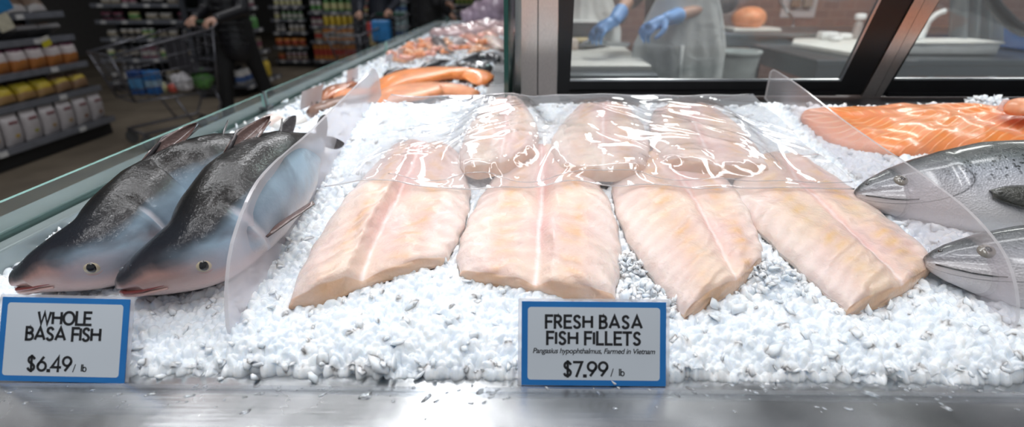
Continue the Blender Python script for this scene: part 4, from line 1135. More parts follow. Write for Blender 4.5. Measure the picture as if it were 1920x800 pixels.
sign(116, .1450, .0930, [('S', 'WHOLE', .147, .215, .685, .0, .19), ('S', 'BASA FISH', .147, .215, .495, .0, .18),
     ('S', '$6.49', .165, .18, .130, -.09, .20), ('S', '/', .085, .12, .125, .105, .2), ('S', 'lb', .078, .17, .130, .180, .22)],
     'blue-bordered price sign reading WHOLE BASA FISH $6.49 on the front ledge', radians(.9), 712, 28)
# ================================================================== far counter contents
def fz(px, py, z): return at_z(px, py, z)
m_dark = M('mackerel_skin', (.035, .035, .04), .3, coat=.7, var=.5, scale=40)
m_pinkf = M('pink_flesh', (.72, .36, .28), .35, coat=.6, var=.2, scale=25, Subsurface_Weight=.2)
m_pale = M('pale_flesh', (.80, .66, .60), .35, coat=.6, var=.12, scale=25, Subsurface_Weight=.2)
m_greyf = M('grey_fish_skin', (.22, .19, .19), .3, coat=.7, var=.35, scale=30)
m_brown = M('brown_fish_skin', (.28, .17, .13), .35, coat=.6, var=.35, scale=30)
m_orf = M('orange_flesh', (.84, .27, .07), .45, coat=.2, var=.15, scale=18, Subsurface_Weight=.2)
m_orf2 = M('salmon_pink_flesh', (.82, .33, .16), .45, coat=.2, var=.2, scale=18, Subsurface_Weight=.2)
m_shrimp = M('shrimp_shell', (.84, .45, .27), .3, coat=.6, var=.25, scale=60)
m_white = M('white_flesh', (.80, .77, .74), .4, coat=.5, var=.1, scale=25)
def slab(label, name, cat, pts, wd, th, mat, group=None, z0=ZF + .004, bow=.0, mat2=None):
    """rounded fillet-like piece swept along pixel points on the ice"""
    P = [fz(x, y, z0) for x, y in pts]; C = spline([tuple(p) for p in P], 26); b = MB(); NS, NA = 26, 20; rows = []
    for i in range(NS):
        s = i / (NS - 1); c = Vector(C[i]); d = (Vector(C[min(i + 1, NS - 1)]) - Vector(C[max(i - 1, 0)])).normalized(); sd = d.cross(Vector((0, 0, 1))).normalized()
        k = max(.08, sin(pi * min(1, s * .92 + .06))) ** .55
        for q in range(NA):
            a = 2 * pi * q / NA; u = cos(a) * wd / 2 * k; v = (sin(a) * .5 + .5) * th * k
            v += .25 * th * sin(s * 9 + cos(a) * 2) * (sin(a) > 0) * .3
            rows.append(c + sd * u + Vector((0, 0, v + bow * sin(pi * s))))
    b.add(rows, [(i * NA + k, i * NA + (k + 1) % NA, (i + 1) * NA + (k + 1) % NA, (i + 1) * NA + k) for i in range(NS - 1) for k in range(NA)] + [tuple(range(NA)), tuple((NS - 1) * NA + k for k in range(NA))])
    return tag(b.build(name, mat, None, smooth=True, origin=tuple(C[13])), label, cat, group)
def wfish(label, pts, wd, th, mat, group=None, name='whole_fish'):
    """whole fish: body with tail fin and eye"""
    P = [fz(x, y, ZF + .02) for x, y in pts]; path = [tuple(p) for p in P]
    b, fr = fish_body(path, [0, .04, .15, .4, .7, .9, 1], [wd * v for v in (.08, .25, .42, .5, .34, .14, .1)], [th * v for v in (.1, .3, .45, .5, .3, .1, .05)], radians(70), NS=36, NA=20)
    root = empty(name, path[0], label, 'whole fish', group)
    def put(mb, n, m): mb.v = [(v[0] - path[0][0], v[1] - path[0][1], v[2] - path[0][2]) for v in mb.v]; return mb.build(n, m, root, smooth=True)
    put(b, 'body', mat)
    p = Vector(path[-1]); d = (p - Vector(path[-2])).normalized(); u = fr[-1][3]
    for q in (1, -1): put(leaf_fin(p - d * .01, p + d * wd * .6 + u * wd * .4 * q, u, wd * .14, .001, None, bow=.05), 'tail_fin', [m_fin, m_fin])
    for q in (1.3, -1.3):
        e, n, _ = surf(fr, .12, q, -.002); put(MB().ball(e, .006, 10, 6), 'eye', m_pupil)
    return root
slab('long deep orange salmon fillet across the far ice, furthest of the two big orange fillets', 'salmon_fillet', 'fish fillet', [(706, 176), (760, 160), (830, 148), (890, 149), (903, 160)], .19, .05, m_orf)
slab('pinkish orange salmon fillet right above the back edge of the plastic film', 'salmon_fillet', 'fish fillet', [(690, 204), (760, 188), (820, 177), (897, 180)], .19, .045, m_orf2)
slab('pale pink salmon strip sticking out left of the orange salmon fillets', 'salmon_fillet', 'fish fillet', [(632, 190), (665, 182), (700, 176)], .09, .03, m_orf2)
slab('brownish orange fillet behind the largest white price card', 'fish_fillet', 'fish fillet', [(606, 190), (640, 172), (675, 160)], .07, .03, M('brown_orange_flesh', (.45, .17, .08), .35, coat=.6, var=.3))
wfish('whole brown fish lying behind the left divider, below the brownish orange fillet', [(577, 212), (620, 203), (668, 190), (710, 178)], .11, .055, m_brown)
wfish('second whole brown fish, nearer the catfish tails', [(590, 226), (630, 216), (676, 204), (715, 192)], .09, .05, m_greyf)
for k, (x, y, r, c) in enumerate(((510, 226, .030, m_pale), (534, 234, .026, m_white), (560, 230, .030, m_white), (583, 236, .024, m_white), (548, 224, .018, m_shrimp))):
    p = fz(x, y, ZF + .012); b = MB().ball((0, 0, 0), (r, r * .75, r * .6), 18, 12)
    b.v = [(v[0] * (1 + .15 * sin(v[1] * 160 + k)), v[1] * (1 + .1 * sin(v[0] * 190)), v[2] * (1 + .12 * sin(v[0] * 120 + k))) for v in b.v]
    o = b.build('fish_chunk', c, None, smooth=True); o.location = p; o.rotation_euler = (0, 0, k * .7)
    tag(o, ['pale pinkish fish chunk at the corner of the second glass guard', 'white fish chunk between the catfish fin and the ice, second from the glass', 'largest white fish chunk behind the catfish tails', 'white fish chunk closest to the clear divider', 'small orange shrimp chunk on the white fish chunks'][k], 'fish chunk', 'chunks of fish behind the catfish')
D = 'dark whole fish on the far ice'
for k, (pts, wd, lb) in enumerate(([[(722, 143), (745, 138), (772, 131)], .075, 'dark slim fish nearest the left side of the far ice'], [[(742, 148), (765, 142), (790, 133)], .06, 'dark slim fish touching the leftmost dark fish'],
        [[(792, 130), (815, 122), (846, 113)], .07, 'dark curved fish in the middle of the far ice'], [[(924, 128), (890, 127), (858, 122)], .085, 'thick dark fish on the right of the far ice, nearest the orange fillet'],
        [[(905, 134), (880, 132), (850, 130)], .07, 'dark fish half under the thick dark fish'], [[(934, 112), (915, 106), (885, 108)], .07, 'dark bent fish by the right edge of the far ice'], [[(905, 103), (885, 108), (862, 113)], .05, 'small dark fish behind the dark bent fish'])):
    wfish(lb, pts, wd, .05, m_dark, D, 'mackerel')
gg = random.Random(8)
def shrimp(p, rz, s, c, label, group):
    pts = [(s * cos(a) * .5, s * sin(a) * .5, .01 + .004 * sin(a * 2)) for a in np.linspace(-.3, 3.6, 12)]
    root = empty('shrimp', p, label, 'shrimp', group, rz)
    MB().tube(pts, [s * v for v in (.10, .16, .19, .20, .19, .17, .15, .13, .11, .09, .07, .04)], 10).build('body', c, root, smooth=True)
    e = pts[-1]; MB().prism([(e[0], e[1], .006), (e[0] - .3 * s, e[1] + .05 * s, .006), (e[0] - .1 * s, e[1] - .25 * s, .006)], (0, 0, .003)).build('tail', c, root)
    return root
spots = []
while len(spots) < 46:
    u, v = gg.random(), gg.random()
    x, y = 735 + 165 * u + 28 * v, 120 - 32 * v - 16 * u
    spots.append((x, y))
spots.sort(key=lambda q: -q[1])
for k, (x, y) in enumerate(spots):
    shrimp(fz(x, y, ZF + .004) + Vector((0, 0, gg.uniform(0, .02))), gg.uniform(0, 6), gg.uniform(.06, .085), [m_shrimp, m_pinkf, m_orf2][k % 3], 'pinkish orange shrimp in the loose heap on the far ice', 'shrimp heaped on the far ice')
fp = [('whole grey fish with a white belly behind the shrimp heap', [(815, 78), (832, 92), (850, 98)], .10, m_greyf), ('pale grey fish lying beside the grey fish behind the shrimp', [(845, 86), (866, 82), (890, 84)], .11, M('silver_skin', (.45, .40, .40), .3, coat=.6, var=.2)),
      ('plump pink fish behind the shrimp heap', [(858, 74), (884, 76), (905, 84)], .13, m_pinkf), ('long pale pink fish at the far right end of the ice', [(905, 76), (925, 80), (943, 92)], .13, m_pale), ('rosy fish beyond the plump pink fish', [(895, 72), (915, 70), (938, 74)], .12, m_pinkf)]
for lb, pts, wd, m in fp: wfish(lb, pts, wd, .09, m, 'whole fish at the far end of the ice', 'snapper')
# pink heaps beyond
for k, (x, y, r, c) in enumerate(((842, 62, .11, (.55, .38, .38)), (880, 56, .13, (.60, .42, .42)), (915, 50, .15, (.62, .44, .45)), (938, 60, .10, (.60, .40, .38)))):
    b = MB().ball((0, 0, 0), (r * 1.4, r, r * .42), 26, 14); rr = random.Random(k)
    b.v = [(v[0], v[1], v[2] * (1 + .25 * sin(v[0] * 40 + k) * cos(v[1] * 37))) for v in b.v]
    p = fz(x, y, ZF + .02); o = b.build('wrapped_fish', M('wrapped_flesh_%d' % k, c, .2, coat=.8, var=.2, scale=14, bump=.5, bscale=25), None, smooth=True); o.location = p
    tag(o, ['leftmost', 'second from the left', 'largest', 'rightmost'][k] + ' of the wrapped pinkish fish bundles at the far counter end', 'wrapped fish', 'wrapped fish at the far end')
for k, (x, y, r) in enumerate(((905, 22, .13), (928, 12, .16), (880, 34, .09), (942, 32, .10))):
    p = at_y(x, y, 5.6); b = MB().ball((0, 0, 0), (r, r * .8, r * .9), 26, 16)
    b.v = [(v[0] * (1 + .1 * sin(v[2] * 60)), v[1], v[2] * (1 + .12 * sin(v[0] * 50))) for v in b.v]
    p.z = max(p.z, ZF + r * .8)
    o = b.build('tied_bag', M('lilac_plastic', (.50, .38, .48), .25, coat=.7, var=.3, scale=12, bump=.6, bscale=18), None, smooth=True); o.location = p
    tag(o, ['pale lilac plastic bag', 'biggest lilac plastic bag', 'small lilac plastic bag', 'pinkish lilac plastic bag'][k] + ' at the far end of the counter, ' + ['in the middle', 'topmost', 'at the left', 'by the glass'][k], 'plastic bag', 'lilac bags at the end of the counter')
# white price cards
cards = [((562, 207), (566, 172), (606, 157), (602, 190), 'largest blank white price card, nearest the catfish'), ((650, 155), (651, 132), (672, 126), (671, 148), 'blank white price card, second from the catfish, beside the left divider'),
         ((722, 119), (723, 104), (737, 99), (736, 113), 'blank white price card, third from the catfish'), ((745, 108), (747, 92), (760, 88), (759, 104), 'blank white price card, fourth from the catfish'), ((777, 88), (778, 75), (787, 74), (786, 88), 'blank white price card, fifth from the catfish, beside the shrimp')]
m_card = M('white_card', (.92, .89, .92), .5, var=.03)
for (a, b_, c, d, lb) in cards:
    p0 = at_z(*a, .99); X_ = p0.x; pts = [at_x(*q, X_) for q in (a, b_)]
    # card stands across the view: solve its far edge on a slightly turned plane
    q0, q1 = p0, at_t(*b_, (p0 - CAM).dot(ray(960, 400).normalized()) / 1.0)
    t0 = (p0 - CAM).dot(_R @ Vector((0, 0, -1)))
    far = t0 * 1.10
    P = [at_t(*a, t0), at_t(*d, far), at_t(*c, far), at_t(*b_, t0)]
    bb = MB().prism([tuple(p) for p in P], (0, .003, 0))
    root = tag(bb.build('price_card', m_card, None, origin=tuple(P[0])), lb, 'price card', 'blank white price cards')
    mid = (P[0] + P[1]) / 2; MB().span((mid.x - .004 - P[0].x, mid.y + .002 - P[0].y, ZF - .01 - P[0].z), (mid.x + .004 - P[0].x, mid.y + .008 - P[0].y, mid.z - P[0].z + .01)).build('pin', m_steel, root)
# pink fillet tray corner at the right edge
o = slab('pink fish fillet at the right edge of the ice beside the salmon fillet', 'fish_fillet', 'fish fillet', [(1895, 216), (1925, 214), (1990, 218)], .07, .03, m_orf2, None, 1.07)
P = [on_ice(1868, 205, .045), on_ice(1990, 235, .030), on_ice(1990, 190, .05), on_ice(1880, 188, .055)]
tg = MB().prism([tuple(p) for p in P], (0, 0, .002)).build('plastic_sheet', clear('pink_sheet', (.97, .93, .93), milk=.35, milkc=(.9, .75, .72), rough=.05, refl=1), None)
tag(tg, 'clear pinkish plastic sheet over the fillet at the right edge', 'plastic sheet')
# ================================================================== the kitchen behind the window
t = NT('wall_tile'); br = t.new('TexBrick'); t.set(br.inputs['Vector'], t.obj())
mp = t.new('Mapping'); t.set(mp.inputs['Vector'], t.obj()); mp.inputs['Rotation'].default_value = (pi / 2, 0, 0); t.set(br.inputs['Vector'], mp.outputs[0])
br.inputs['Color1'].default_value = (.30, .17, .14, 1); br.inputs['Color2'].default_value = (.24, .14, .12, 1); br.inputs['Mortar'].default_value = (.36, .24, .21, 1); br.inputs['Scale'].default_value = 3.2; br.inputs['Mortar Size'].default_value = .012
m_tile = t.finish(t.principled(Base_Color=br.outputs['Color'], Roughness=.4))
tag(MB().span((.010, 5.4, 0), (6, 5.5, 4.4)).build('wall_kitchen', m_tile), kind='structure')
m_board = M('white_cutting_board', (.80, .80, .76), .5, var=.04)
m_wh = M('white_plastic', (.78, .80, .80), .4, var=.05)
m_kst = steel('kitchen_steel', (.30, .33, .35), .38, 0)
m_kleg = M('steel_leg', (.45, .48, .50), .35, 1.0)
def table(label, x0, x1, y0, y1, h, group='steel work tables', apron=.16, shelf=True):
    root = empty('work_table', ((x0 + x1) / 2, (y0 + y1) / 2, 0), label, 'table', group); hx, hy = (x1 - x0) / 2, (y1 - y0) / 2
    b = MB().span((-hx, -hy, h - .035), (hx, hy, h), .004); b.build('table_top', m_kst, root)
    MB().span((-hx + .02, -hy + .02, h - apron), (hx - .02, hy - .02, h - .036)).build('apron_frame', m_kst, root)
    for sx in (-1, 1):
        for sy in (-1, 1): MB().tube([(sx * (hx - .05), sy * (hy - .05), 0), (sx * (hx - .05), sy * (hy - .05), h - apron)], .022, 10).build('leg', m_kleg, root, smooth=True)
    if shelf: MB().span((-hx + .04, -hy + .04, .28), (hx - .04, hy - .04, .31)).build('lower_shelf', m_kst, root)
    return root
table('steel work table under the large white cutting board at the window', .07, .64, 2.40, 3.30, .93)
def cutboard(label, P, th):
    b = MB().prism([tuple(p) for p in P], (0, 0, -th)); return tag(b.build('cutting_board', m_board, None, origin=tuple(P[0])), label, 'cutting board', 'white cutting boards')
zb = .952
cutboard('large white cutting board under the worker\'s hands', [at_z(1056, 124, zb), at_z(1222, 124, zb), at_z(1168, 86, zb), at_z(1066, 86, zb)], .020)
p = at_z(1118, 88, .956); fishk = slab('dark grey fish being cut on the large white board', 'gutted_fish', 'fish', [(1086, 92), (1115, 88), (1150, 84)], .10, .05, M('gutted_fish_skin', (.16, .15, .15), .4, coat=.5, var=.4), None, .957)
kn = empty('knife', at_z(1140, 82, 1.0), 'knife with a white handle lying beside the gloved hand', 'knife', None, -.5)
MB().box((.06, 0, 0), (.13, .026, .024), None, .008).build('handle', m_wh, kn, smooth=True); MB().prism([(-.16, -.002, -.015), (0, -.002, -.015), (0, -.002, .02), (-.10, -.002, .02)], (0, .003, 0)).build('blade', m_alu, kn)
p = at_z(1083, 82, .96); o = MB().tube([(-.09, 0, .02), (.09, 0, .02)], .018, 12).build('rolling_handle', M('pale_wood', (.62, .50, .28), .5), None, smooth=True); o.location = p; tag(o, 'pale wooden handle lying at the left end of the cutting board', 'wooden handle')
p = at_z(1068, 92, .955); o = MB().box((0, 0, .03), (.09, .12, .06), None, .012).build('food_block', M('pale_pink_block', (.70, .58, .50), .5), None); o.location = p; tag(o, 'small pale pinkish block at the left edge of the cutting board', 'food block')
tb_ = empty('steel_pan', at_z(1082, 68, .955), 'steel pan with a white rim behind the cutting board', 'pan')
MB().box((0, 0, .05), (.26, .2, .10), None, .01).build('pan_body', m_kst, tb_); MB().box((0, 0, .108), (.29, .23, .014), None, .005).build('rim', m_wh, tb_)
# right-hand counters
table('long steel work table against the brown tile wall, salmon piece on it', at_y(1300, 60, 4.2).x, 3.7, 4.0, 4.7, .985, apron=.10)
p = at_z(1415, 58, .99); pb = MB().box((0, 0, .012), (.36, .26, .024), None, .006).build('cutting_board', m_board); pb.location = (p.x, p.y + .08, .987); tag(pb, 'small white board under the salmon piece at the back', 'cutting board', 'white cutting boards')
b = MB().ball((0, 0, .065), (.13, .10, .085), 24, 14); b.v = [(v[0] * (1 + .12 * sin(v[1] * 25)), v[1], max(0, v[2])) for v in b.v]
sp_ = b.build('salmon_piece', m_orf2, None, smooth=True); sp_.location = (p.x - .02, p.y + .08, 1.012); tag(sp_, 'rounded pinkish salmon piece on the small white board behind the window', 'fish piece')
x0 = at_z(1485, 90, .95).x
table('steel work table carrying the long white cutting board, in front of the brown wall', 1.66, 2.22, 2.95, 3.85, .925, apron=.12)
cutboard('long white cutting board on the table left of the leaning pillar', [at_z(1485, 80, zb), at_z(1600, 99, zb), at_z(1660, 99, zb), at_z(1640, 70, zb), at_z(1490, 72, zb)], .022)
for k, (x, y, w_, h_) in enumerate(((1550, 73, .12, .05), (1580, 73, .09, .04), (1565, 76, .07, .03))):
    p = at_z(x, y, .956); o = MB().box((0, 0, h_ / 2), (w_, .09, h_), None, .014).build('wrapped_packet', m_wh, None, smooth=True); o.location = p; tag(o, ['biggest', 'lower', 'smallest front'][k] + ' of the white wrapped packets on the long white cutting board', 'packet', 'white packets on the board')
bt = empty('squeeze_bottle', at_z(1603, 72, .955), 'tall clear bottle with a wide white cap on the long cutting board', 'bottle')
MB().lathe([(.028, 0), (.03, .02), (.028, .10), (.016, .13)]).build('bottle_body', M('grey_plastic', (.4, .36, .35), .3), bt, smooth=True); MB().lathe([(.034, .13), (.038, .135), (.036, .165), (.02, .17)]).build('cap', m_wh, bt, smooth=True)
# stools / buckets below the tables
for k, (x, y, yy_) in enumerate(((1380, 118, 3.5),)):
    p = at_y(x, y, yy_); o = MB().lathe([(.0, 0), (.11, 0), (.14, .32), (.15, .325), (.15, .34), (.13, .34), (.10, .02)], n=24).build('bucket', M('pale_plastic', (.55, .60, .60), .4, var=.1), None, smooth=True, auto=50)
    o.location = (p.x, yy_, p.z - .26); tag(o, ['pale plastic bucket below the salmon piece', 'pale plastic bucket below the long white cutting board'][k], 'bucket')
    st = table('low steel stand holding the bucket ' + ['below the salmon piece', 'below the long cutting board'][k], p.x - .16, p.x + .16, yy_ - .16, yy_ + .16, p.z - .265, 'low bucket stands', apron=.05, shelf=False)
# papers on the wall
for k, (a, b_, lb) in enumerate((((1462, 33), (1548, -60), 'large white notice sheet on the brown tiled wall'), ((1352, 30), (1392, -50), 'narrow pinkish sheet on the tiled wall above the salmon piece'))):
    p, q = at_y(a[0], a[1], 5.38), at_y(b_[0], b_[1], 5.38)
    o = MB().span((p.x, 5.385, p.z), (q.x, 5.395, q.z)).build('wall_sheet', [M('paper_white', (.62, .57, .58), .6, var=.06, scale=3), M('paper_pink', (.40, .28, .25), .6, var=.1, scale=3)][k], None); tag(o, lb, 'notice')
for k, (x, c) in enumerate(((1497, (.30, .19, .13)), (1520, (.36, .29, .24)))):
    p = at_y(x, 8, 5.30); o = MB().box((0, 0, 0), (.09, .04, .22), None, .01).build('hanging_tool', M('tool_brown_%d' % k, c, .5), None); o.location = (p.x, 5.35, p.z + .08); tag(o, ['dark brown', 'pale brown'][k] + ' tool hanging in front of the white notice sheet', 'kitchen tool')
p0 = at_y(1466, -40, 4.9); hose = [at_y(1468, -30, 4.9), at_y(1462, 0, 4.9), at_y(1475, 20, 4.9), at_y(1488, 38, 4.8), at_y(1486, 50, 4.7)]
tag(MB().tube([tuple(q) for q in spline(hose, 24)], .012, 8).build('hose', m_kleg, None, smooth=True), 'thin grey spray hose hanging in front of the white notice', 'hose')
# second window
table('steel work table behind the right-hand window, white tub and blue tray on it', 2.30, 3.9, 3.15, 3.85, .905, apron=.10)
zt = .91
pA, pB = at_z(1705, 103, zt), at_z(1868, 103, zt)
wt = empty('white_tub', ((pA.x + pB.x) / 2, pA.y + .13, zt), 'long low white tub behind the right-hand window', 'tub')
hw = (pB.x - pA.x) / 2; MB().box((0, 0, .035), (2 * hw, .26, .07), None, .012).build('tub_body', m_wh, wt, smooth=True, auto=40); MB().box((0, 0, .072), (2 * hw + .02, .28, .012), None, .004).build('tub_lid', m_board, wt)
hb = [at_y(1722, 70, pA.y + .12), at_y(1735, 55, pA.y + .12), at_y(1742, 40, pA.y + .12), at_y(1758, 26, pA.y + .12), at_y(1772, 21, pA.y + .12)]
hb[0].z = zt + .078
tag(MB().tube([tuple(q) for q in spline(hb, 20)], [.030 - .014 * min(1, k / 6) for k in range(20)], 12).build('scoop_handle', m_wh, None, smooth=True), 'curved white handle rising from the white tub', 'scoop')
pC = at_z(1816, 78, .93); o = empty('blue_tray', (pC.x + .45, 3.64, zt), 'bright blue tray at the right edge behind the window', 'tray')
MB().box((0, 0, .015), (.84, .34, .03), None, .012).build('tray_base', M('blue_plastic', (.015, .12, .42), .35), o)
for sy in (-1, 1): MB().box((0, sy * .16, .085), (.84, .018, .15), None, .006).build('tray_side', M('blue_plastic'), o)
for sx in (-1, 1): MB().box((sx * .41, 0, .085), (.018, .30, .15), None, .006).build('tray_side', M('blue_plastic'), o)
cb = [at_y(1845, -30, 3.3), at_y(1862, 5, 3.3), at_y(1885, 32, 3.3), at_y(1905, 50, 3.3), at_y(1925, 60, 3.3)]
tag(MB().tube([tuple(q) for q in spline(cb, 24)], .035, 10).build('cable', m_black, None, smooth=True), 'thick black cable hanging behind the right-hand window', 'cable')
b = MB(); pts = [at_y(1825, -40, 3.6), at_y(1815, 10, 3.6), at_y(1822, 40, 3.6), at_y(1828, 75, 3.6)]
NXc, NYc = 40, 20; G = []
for i in range(NXc):
    u = i / (NXc - 1); row = []
    for j in range(NYc):
        v = j / (NYc - 1); p = at_y(1790 + 80 * u, -50 + 128 * v, 3.6); row.append((p.x, 3.6 + .05 * sin(u * 22 + v * 1.5), p.z))
    G.append(row)
b.grid(G, NXc, NYc); o = b.build('hanging_plastic', clear('grey_strip', (.7, .74, .76), milk=.5, milkc=(.4, .44, .46), rough=.1), None, smooth=True, fix=False)
sol = o.modifiers.new('thickness', 'SOLIDIFY'); sol.thickness = .004
tag(o, 'hanging grey translucent plastic curtain behind the right-hand window', 'curtain')

# ================================================================== people
def limbs(name, segs, mat, parent, voxel=.010, smooth=2, origin=(0, 0, 0)):
    b = MB()
    for s in segs:
        if s[0] == 'ball': b.ball(s[1], s[2], 16, 12, s[3] if len(s) > 3 else None)
        else:
            pts, rs = s
            b.tube(pts, list(rs), 14)
            for p, r in zip(pts, rs): b.ball(p, r, 14, 10)
    b.v = [(v[0] - origin[0], v[1] - origin[1], v[2] - origin[2]) for v in b.v]
    o = b.build(name, mat, parent, smooth=True)
    m = o.modifiers.new('remesh', 'REMESH'); m.mode = 'VOXEL'; m.voxel_size = voxel; m.use_smooth_shade = True
    s_ = o.modifiers.new('smooth', 'SMOOTH'); s_.iterations = smooth; s_.factor = .6
    return o
skin = M('skin', (.58, .34, .25), .5, var=.10, scale=30, Subsurface_Weight=.15, Subsurface_Radius=(.01, .004, .003))
hairm = M('dark_hair', (.03, .02, .015), .6, var=.4, scale=90)
def hand(wrist, direction, palm_n, size=1.0, curl=.4, spread=1.0, thumb=1, fr=.0088):
    """segments of a hand with palm, four fingers and a thumb from the palm's side"""
    w_, d, n = Vector(wrist), Vector(direction).normalized(), Vector(palm_n).normalized(); s = d.cross(n).normalized(); n = s.cross(d).normalized()
    L = .085 * size; out = [([w_, w_ + d * L * .5, w_ + d * L], [.026 * size, .030 * size, .026 * size])]
    for k in (-1.2, -.4, .4, 1.2): out.append(([w_ + d * L * .3 + s * k * .012 * size, w_ + d * L + s * k * .018 * size], [.016 * size, .014 * size]))
    for k, fl in zip((-1.5, -.5, .5, 1.5), ((.060, .072, .078, .068) if thumb > 0 else (.068, .078, .072, .060))):
        base = w_ + d * L + s * k * .019 * size * spread; p = [base]; dd = d.copy(); a = 0
        for q in range(3):
            a += curl * (1 + .3 * q) * .7; v = d * cos(a) + n * sin(a) + s * k * .05 * spread; p.append(p[-1] + v.normalized() * fl * size * (.45, .32, .25)[q])
        out.append((p, [fr * size * 1.08, fr * size, fr * size * .92, fr * size * .82]))
    tb0 = w_ + d * L * .28 + s * thumb * .022 * size; t1 = tb0 + (d * .55 + s * thumb * .75 + n * .3).normalized() * .040 * size; t2 = t1 + (d * .85 + s * thumb * .25 + n * .35).normalized() * .030 * size; t3 = t2 + (d * .95 + n * .3).normalized() * .024 * size
    out.append(([tb0, t1, t2, t3], [.017 * size, .013 * size, .0115 * size, .0095 * size]))
    return out
def person(loc, rz, label, H=1.72, handL=(-.2, .4, 1.0), handR=(.2, .4, 1.0), elL=None, elR=None, coat='jacket', coatm=None, trousm=None, shoem=None, step=.16, gloves=None, apron=None, short=False, puffer=False, group=None):
    """local frame: +y is forward, x to the person's right; z up"""
    root = empty('person', loc, label, 'person', group, rz)
    k = H / 1.72; hip = .90 * k; sh = 1.40 * k
    S = {-1: Vector((-.19 * k, 0, sh)), 1: Vector((.19 * k, 0, sh))}
    Hn = {-1: Vector(handL), 1: Vector(handR)}; E = {}
    for s in (-1, 1):
        el = elL if s < 0 else elR
        E[s] = Vector(el) if el else (S[s] + Hn[s]) / 2 + Vector((s * .06, -.08, -.12))
    body = [([(0, 0, hip), (0, 0, hip + .18 * k), (0, 0, sh - .12), (0, .0, sh - .02)], [.135 * k, .125 * k, .145 * k, .11 * k]),
            ([(-.15 * k, 0, sh - .02), (.15 * k, 0, sh - .02)], [.065 * k, .065 * k]), ([(0, 0, sh), (0, .015, sh + .13 * k)], [.058 * k, .052 * k]),
            ('ball', Vector((0, .03, sh + .22 * k)), (.078 * k, .095 * k, .115 * k)), ('ball', Vector((0, .118 * k, sh + .205 * k)), (.013, .020, .020)), ('ball', Vector((0, .085 * k, sh + .145 * k)), (.04, .035, .035)),
            ('ball', Vector((-.08 * k, .02, sh + .21 * k)), (.012, .022, .032)), ('ball', Vector((.08 * k, .02, sh + .21 * k)), (.012, .022, .032)), ('ball', Vector((0, .112 * k, sh + .165 * k)), (.024, .012, .007))]
    for s in (-1, 1):
        fd = (Hn[s] - E[s]).normalized()
        body.append(([S[s], E[s], Hn[s]], [.050 * k, .040 * k, .027 * k]))
        if not gloves: body += hand(Hn[s], fd, (0, 0, -1), 1.0, .75, thumb=-s)
        hx = s * .09 * k; ft = s * step
        body.append(([(hx, 0, hip), (hx * 1.05, ft * .6 + .02, .48 * k), (hx, ft, .08)], [.085 * k, .058 * k, .040 * k])); body.append(([(hx, ft, .05), (hx, ft + .15, .04)], [.04, .03]))
    limbs('body', body, skin, root, .0095, 2)
    for s in (-1, 1): MB().ball((s * .030 * k, .108 * k, sh + .235 * k), (.011, .008, .008), 12, 8).build('eye', M('eye_dark', (.05, .04, .03), .2), root, smooth=True)
    limbs('hair', [('ball', Vector((0, .0, sh + .26 * k)), (.088 * k, .095 * k, .10 * k)), ('ball', Vector((0, -.03, sh + .20 * k)), (.085 * k, .075 * k, .11 * k))], hairm, root, .012, 2)
    j = [([(0, 0, hip - (.16 if puffer else .05)), (0, 0, hip + .18 * k), (0, 0, sh - .12), (0, 0, sh)], [.175 * k, .16 * k, .17 * k, .12 * k]), ([(-.16 * k, 0, sh - .02), (.16 * k, 0, sh - .02)], [.085 * k, .085 * k])]
    for s in (-1, 1):
        wr = Hn[s] - (Hn[s] - E[s]).normalized() * .02
        if short: q = E[s] + (Hn[s] - E[s]) * .15; j.append(([S[s], E[s], q], [.075 * k, .062 * k, .058 * k]))
        else: j.append(([S[s], E[s], wr], [.080 * k, .064 * k, .046 * k]))
    cj = limbs(coat, j, coatm, root, .012, 3)
    if puffer:
        tx = bpy.data.textures.new('quilting', 'WOOD') if 0 else None
        for q in range(9):
            z = hip - .12 + q * .065; r = .172 * k if q < 4 else .168 * k
            tr = [(r * cos(a) * 1.02, r * sin(a) * 1.02, z) for a in np.linspace(0, 2 * pi, 30)]
            MB().tube(tr, .010, 6, cap=False).build('quilt_seam', coatm, cj, smooth=True)
    l = []
    for s in (-1, 1):
        hx = s * .09 * k; ft = s * step
        l.append(([(hx * .8, 0, hip + .05), (hx, 0, hip - .06), (hx * 1.05, ft * .6 + .02, .48 * k), (hx, ft, .11)], [.12 * k, .105 * k, .075 * k, .062 * k]))
        limbs('shoe', [([(hx, ft - .04, .045), (hx, ft + .06, .05), (hx, ft + .16, .038)], [.043, .045, .036])], shoem or m_black, root, .008, 2)
    limbs('trousers', l, trousm or coatm, root, .012, 3)
    if gloves:
        for s in (-1, 1):
            fd = (Hn[s] - E[s]).normalized(); cfg = gloves[s]
            segs = hand(Hn[s], cfg[0], cfg[1], 1.08, cfg[2], thumb=cfg[3], spread=1.15, fr=.0095) + [([Hn[s] - fd * .075, Hn[s] - fd * .03, Hn[s]], [.041, .036, .034])]
            limbs('glove', segs, M('blue_nitrile', (.16, .36, .74), .42, var=.08, scale=40, bump=.3, bscale=90), root, .0042, 2)
    return root
m_shirt = M('grey_brown_shirt', (.12, .10, .10), .8, var=.15); m_navy = M('navy_trousers', (.03, .04, .07), .8)
wy = 3.02; wx = at_y(1262, 60, wy).x
def loc2(px, py, y): p = at_y(px, py, y); return (-(p.x - wx), wy - p.y, p.z)       # worker faces the shop (-y): local x,y flipped
hr = loc2(1152, 38, 2.80)      # his right hand appears on the left
hl = loc2(1250, 36, 2.74)
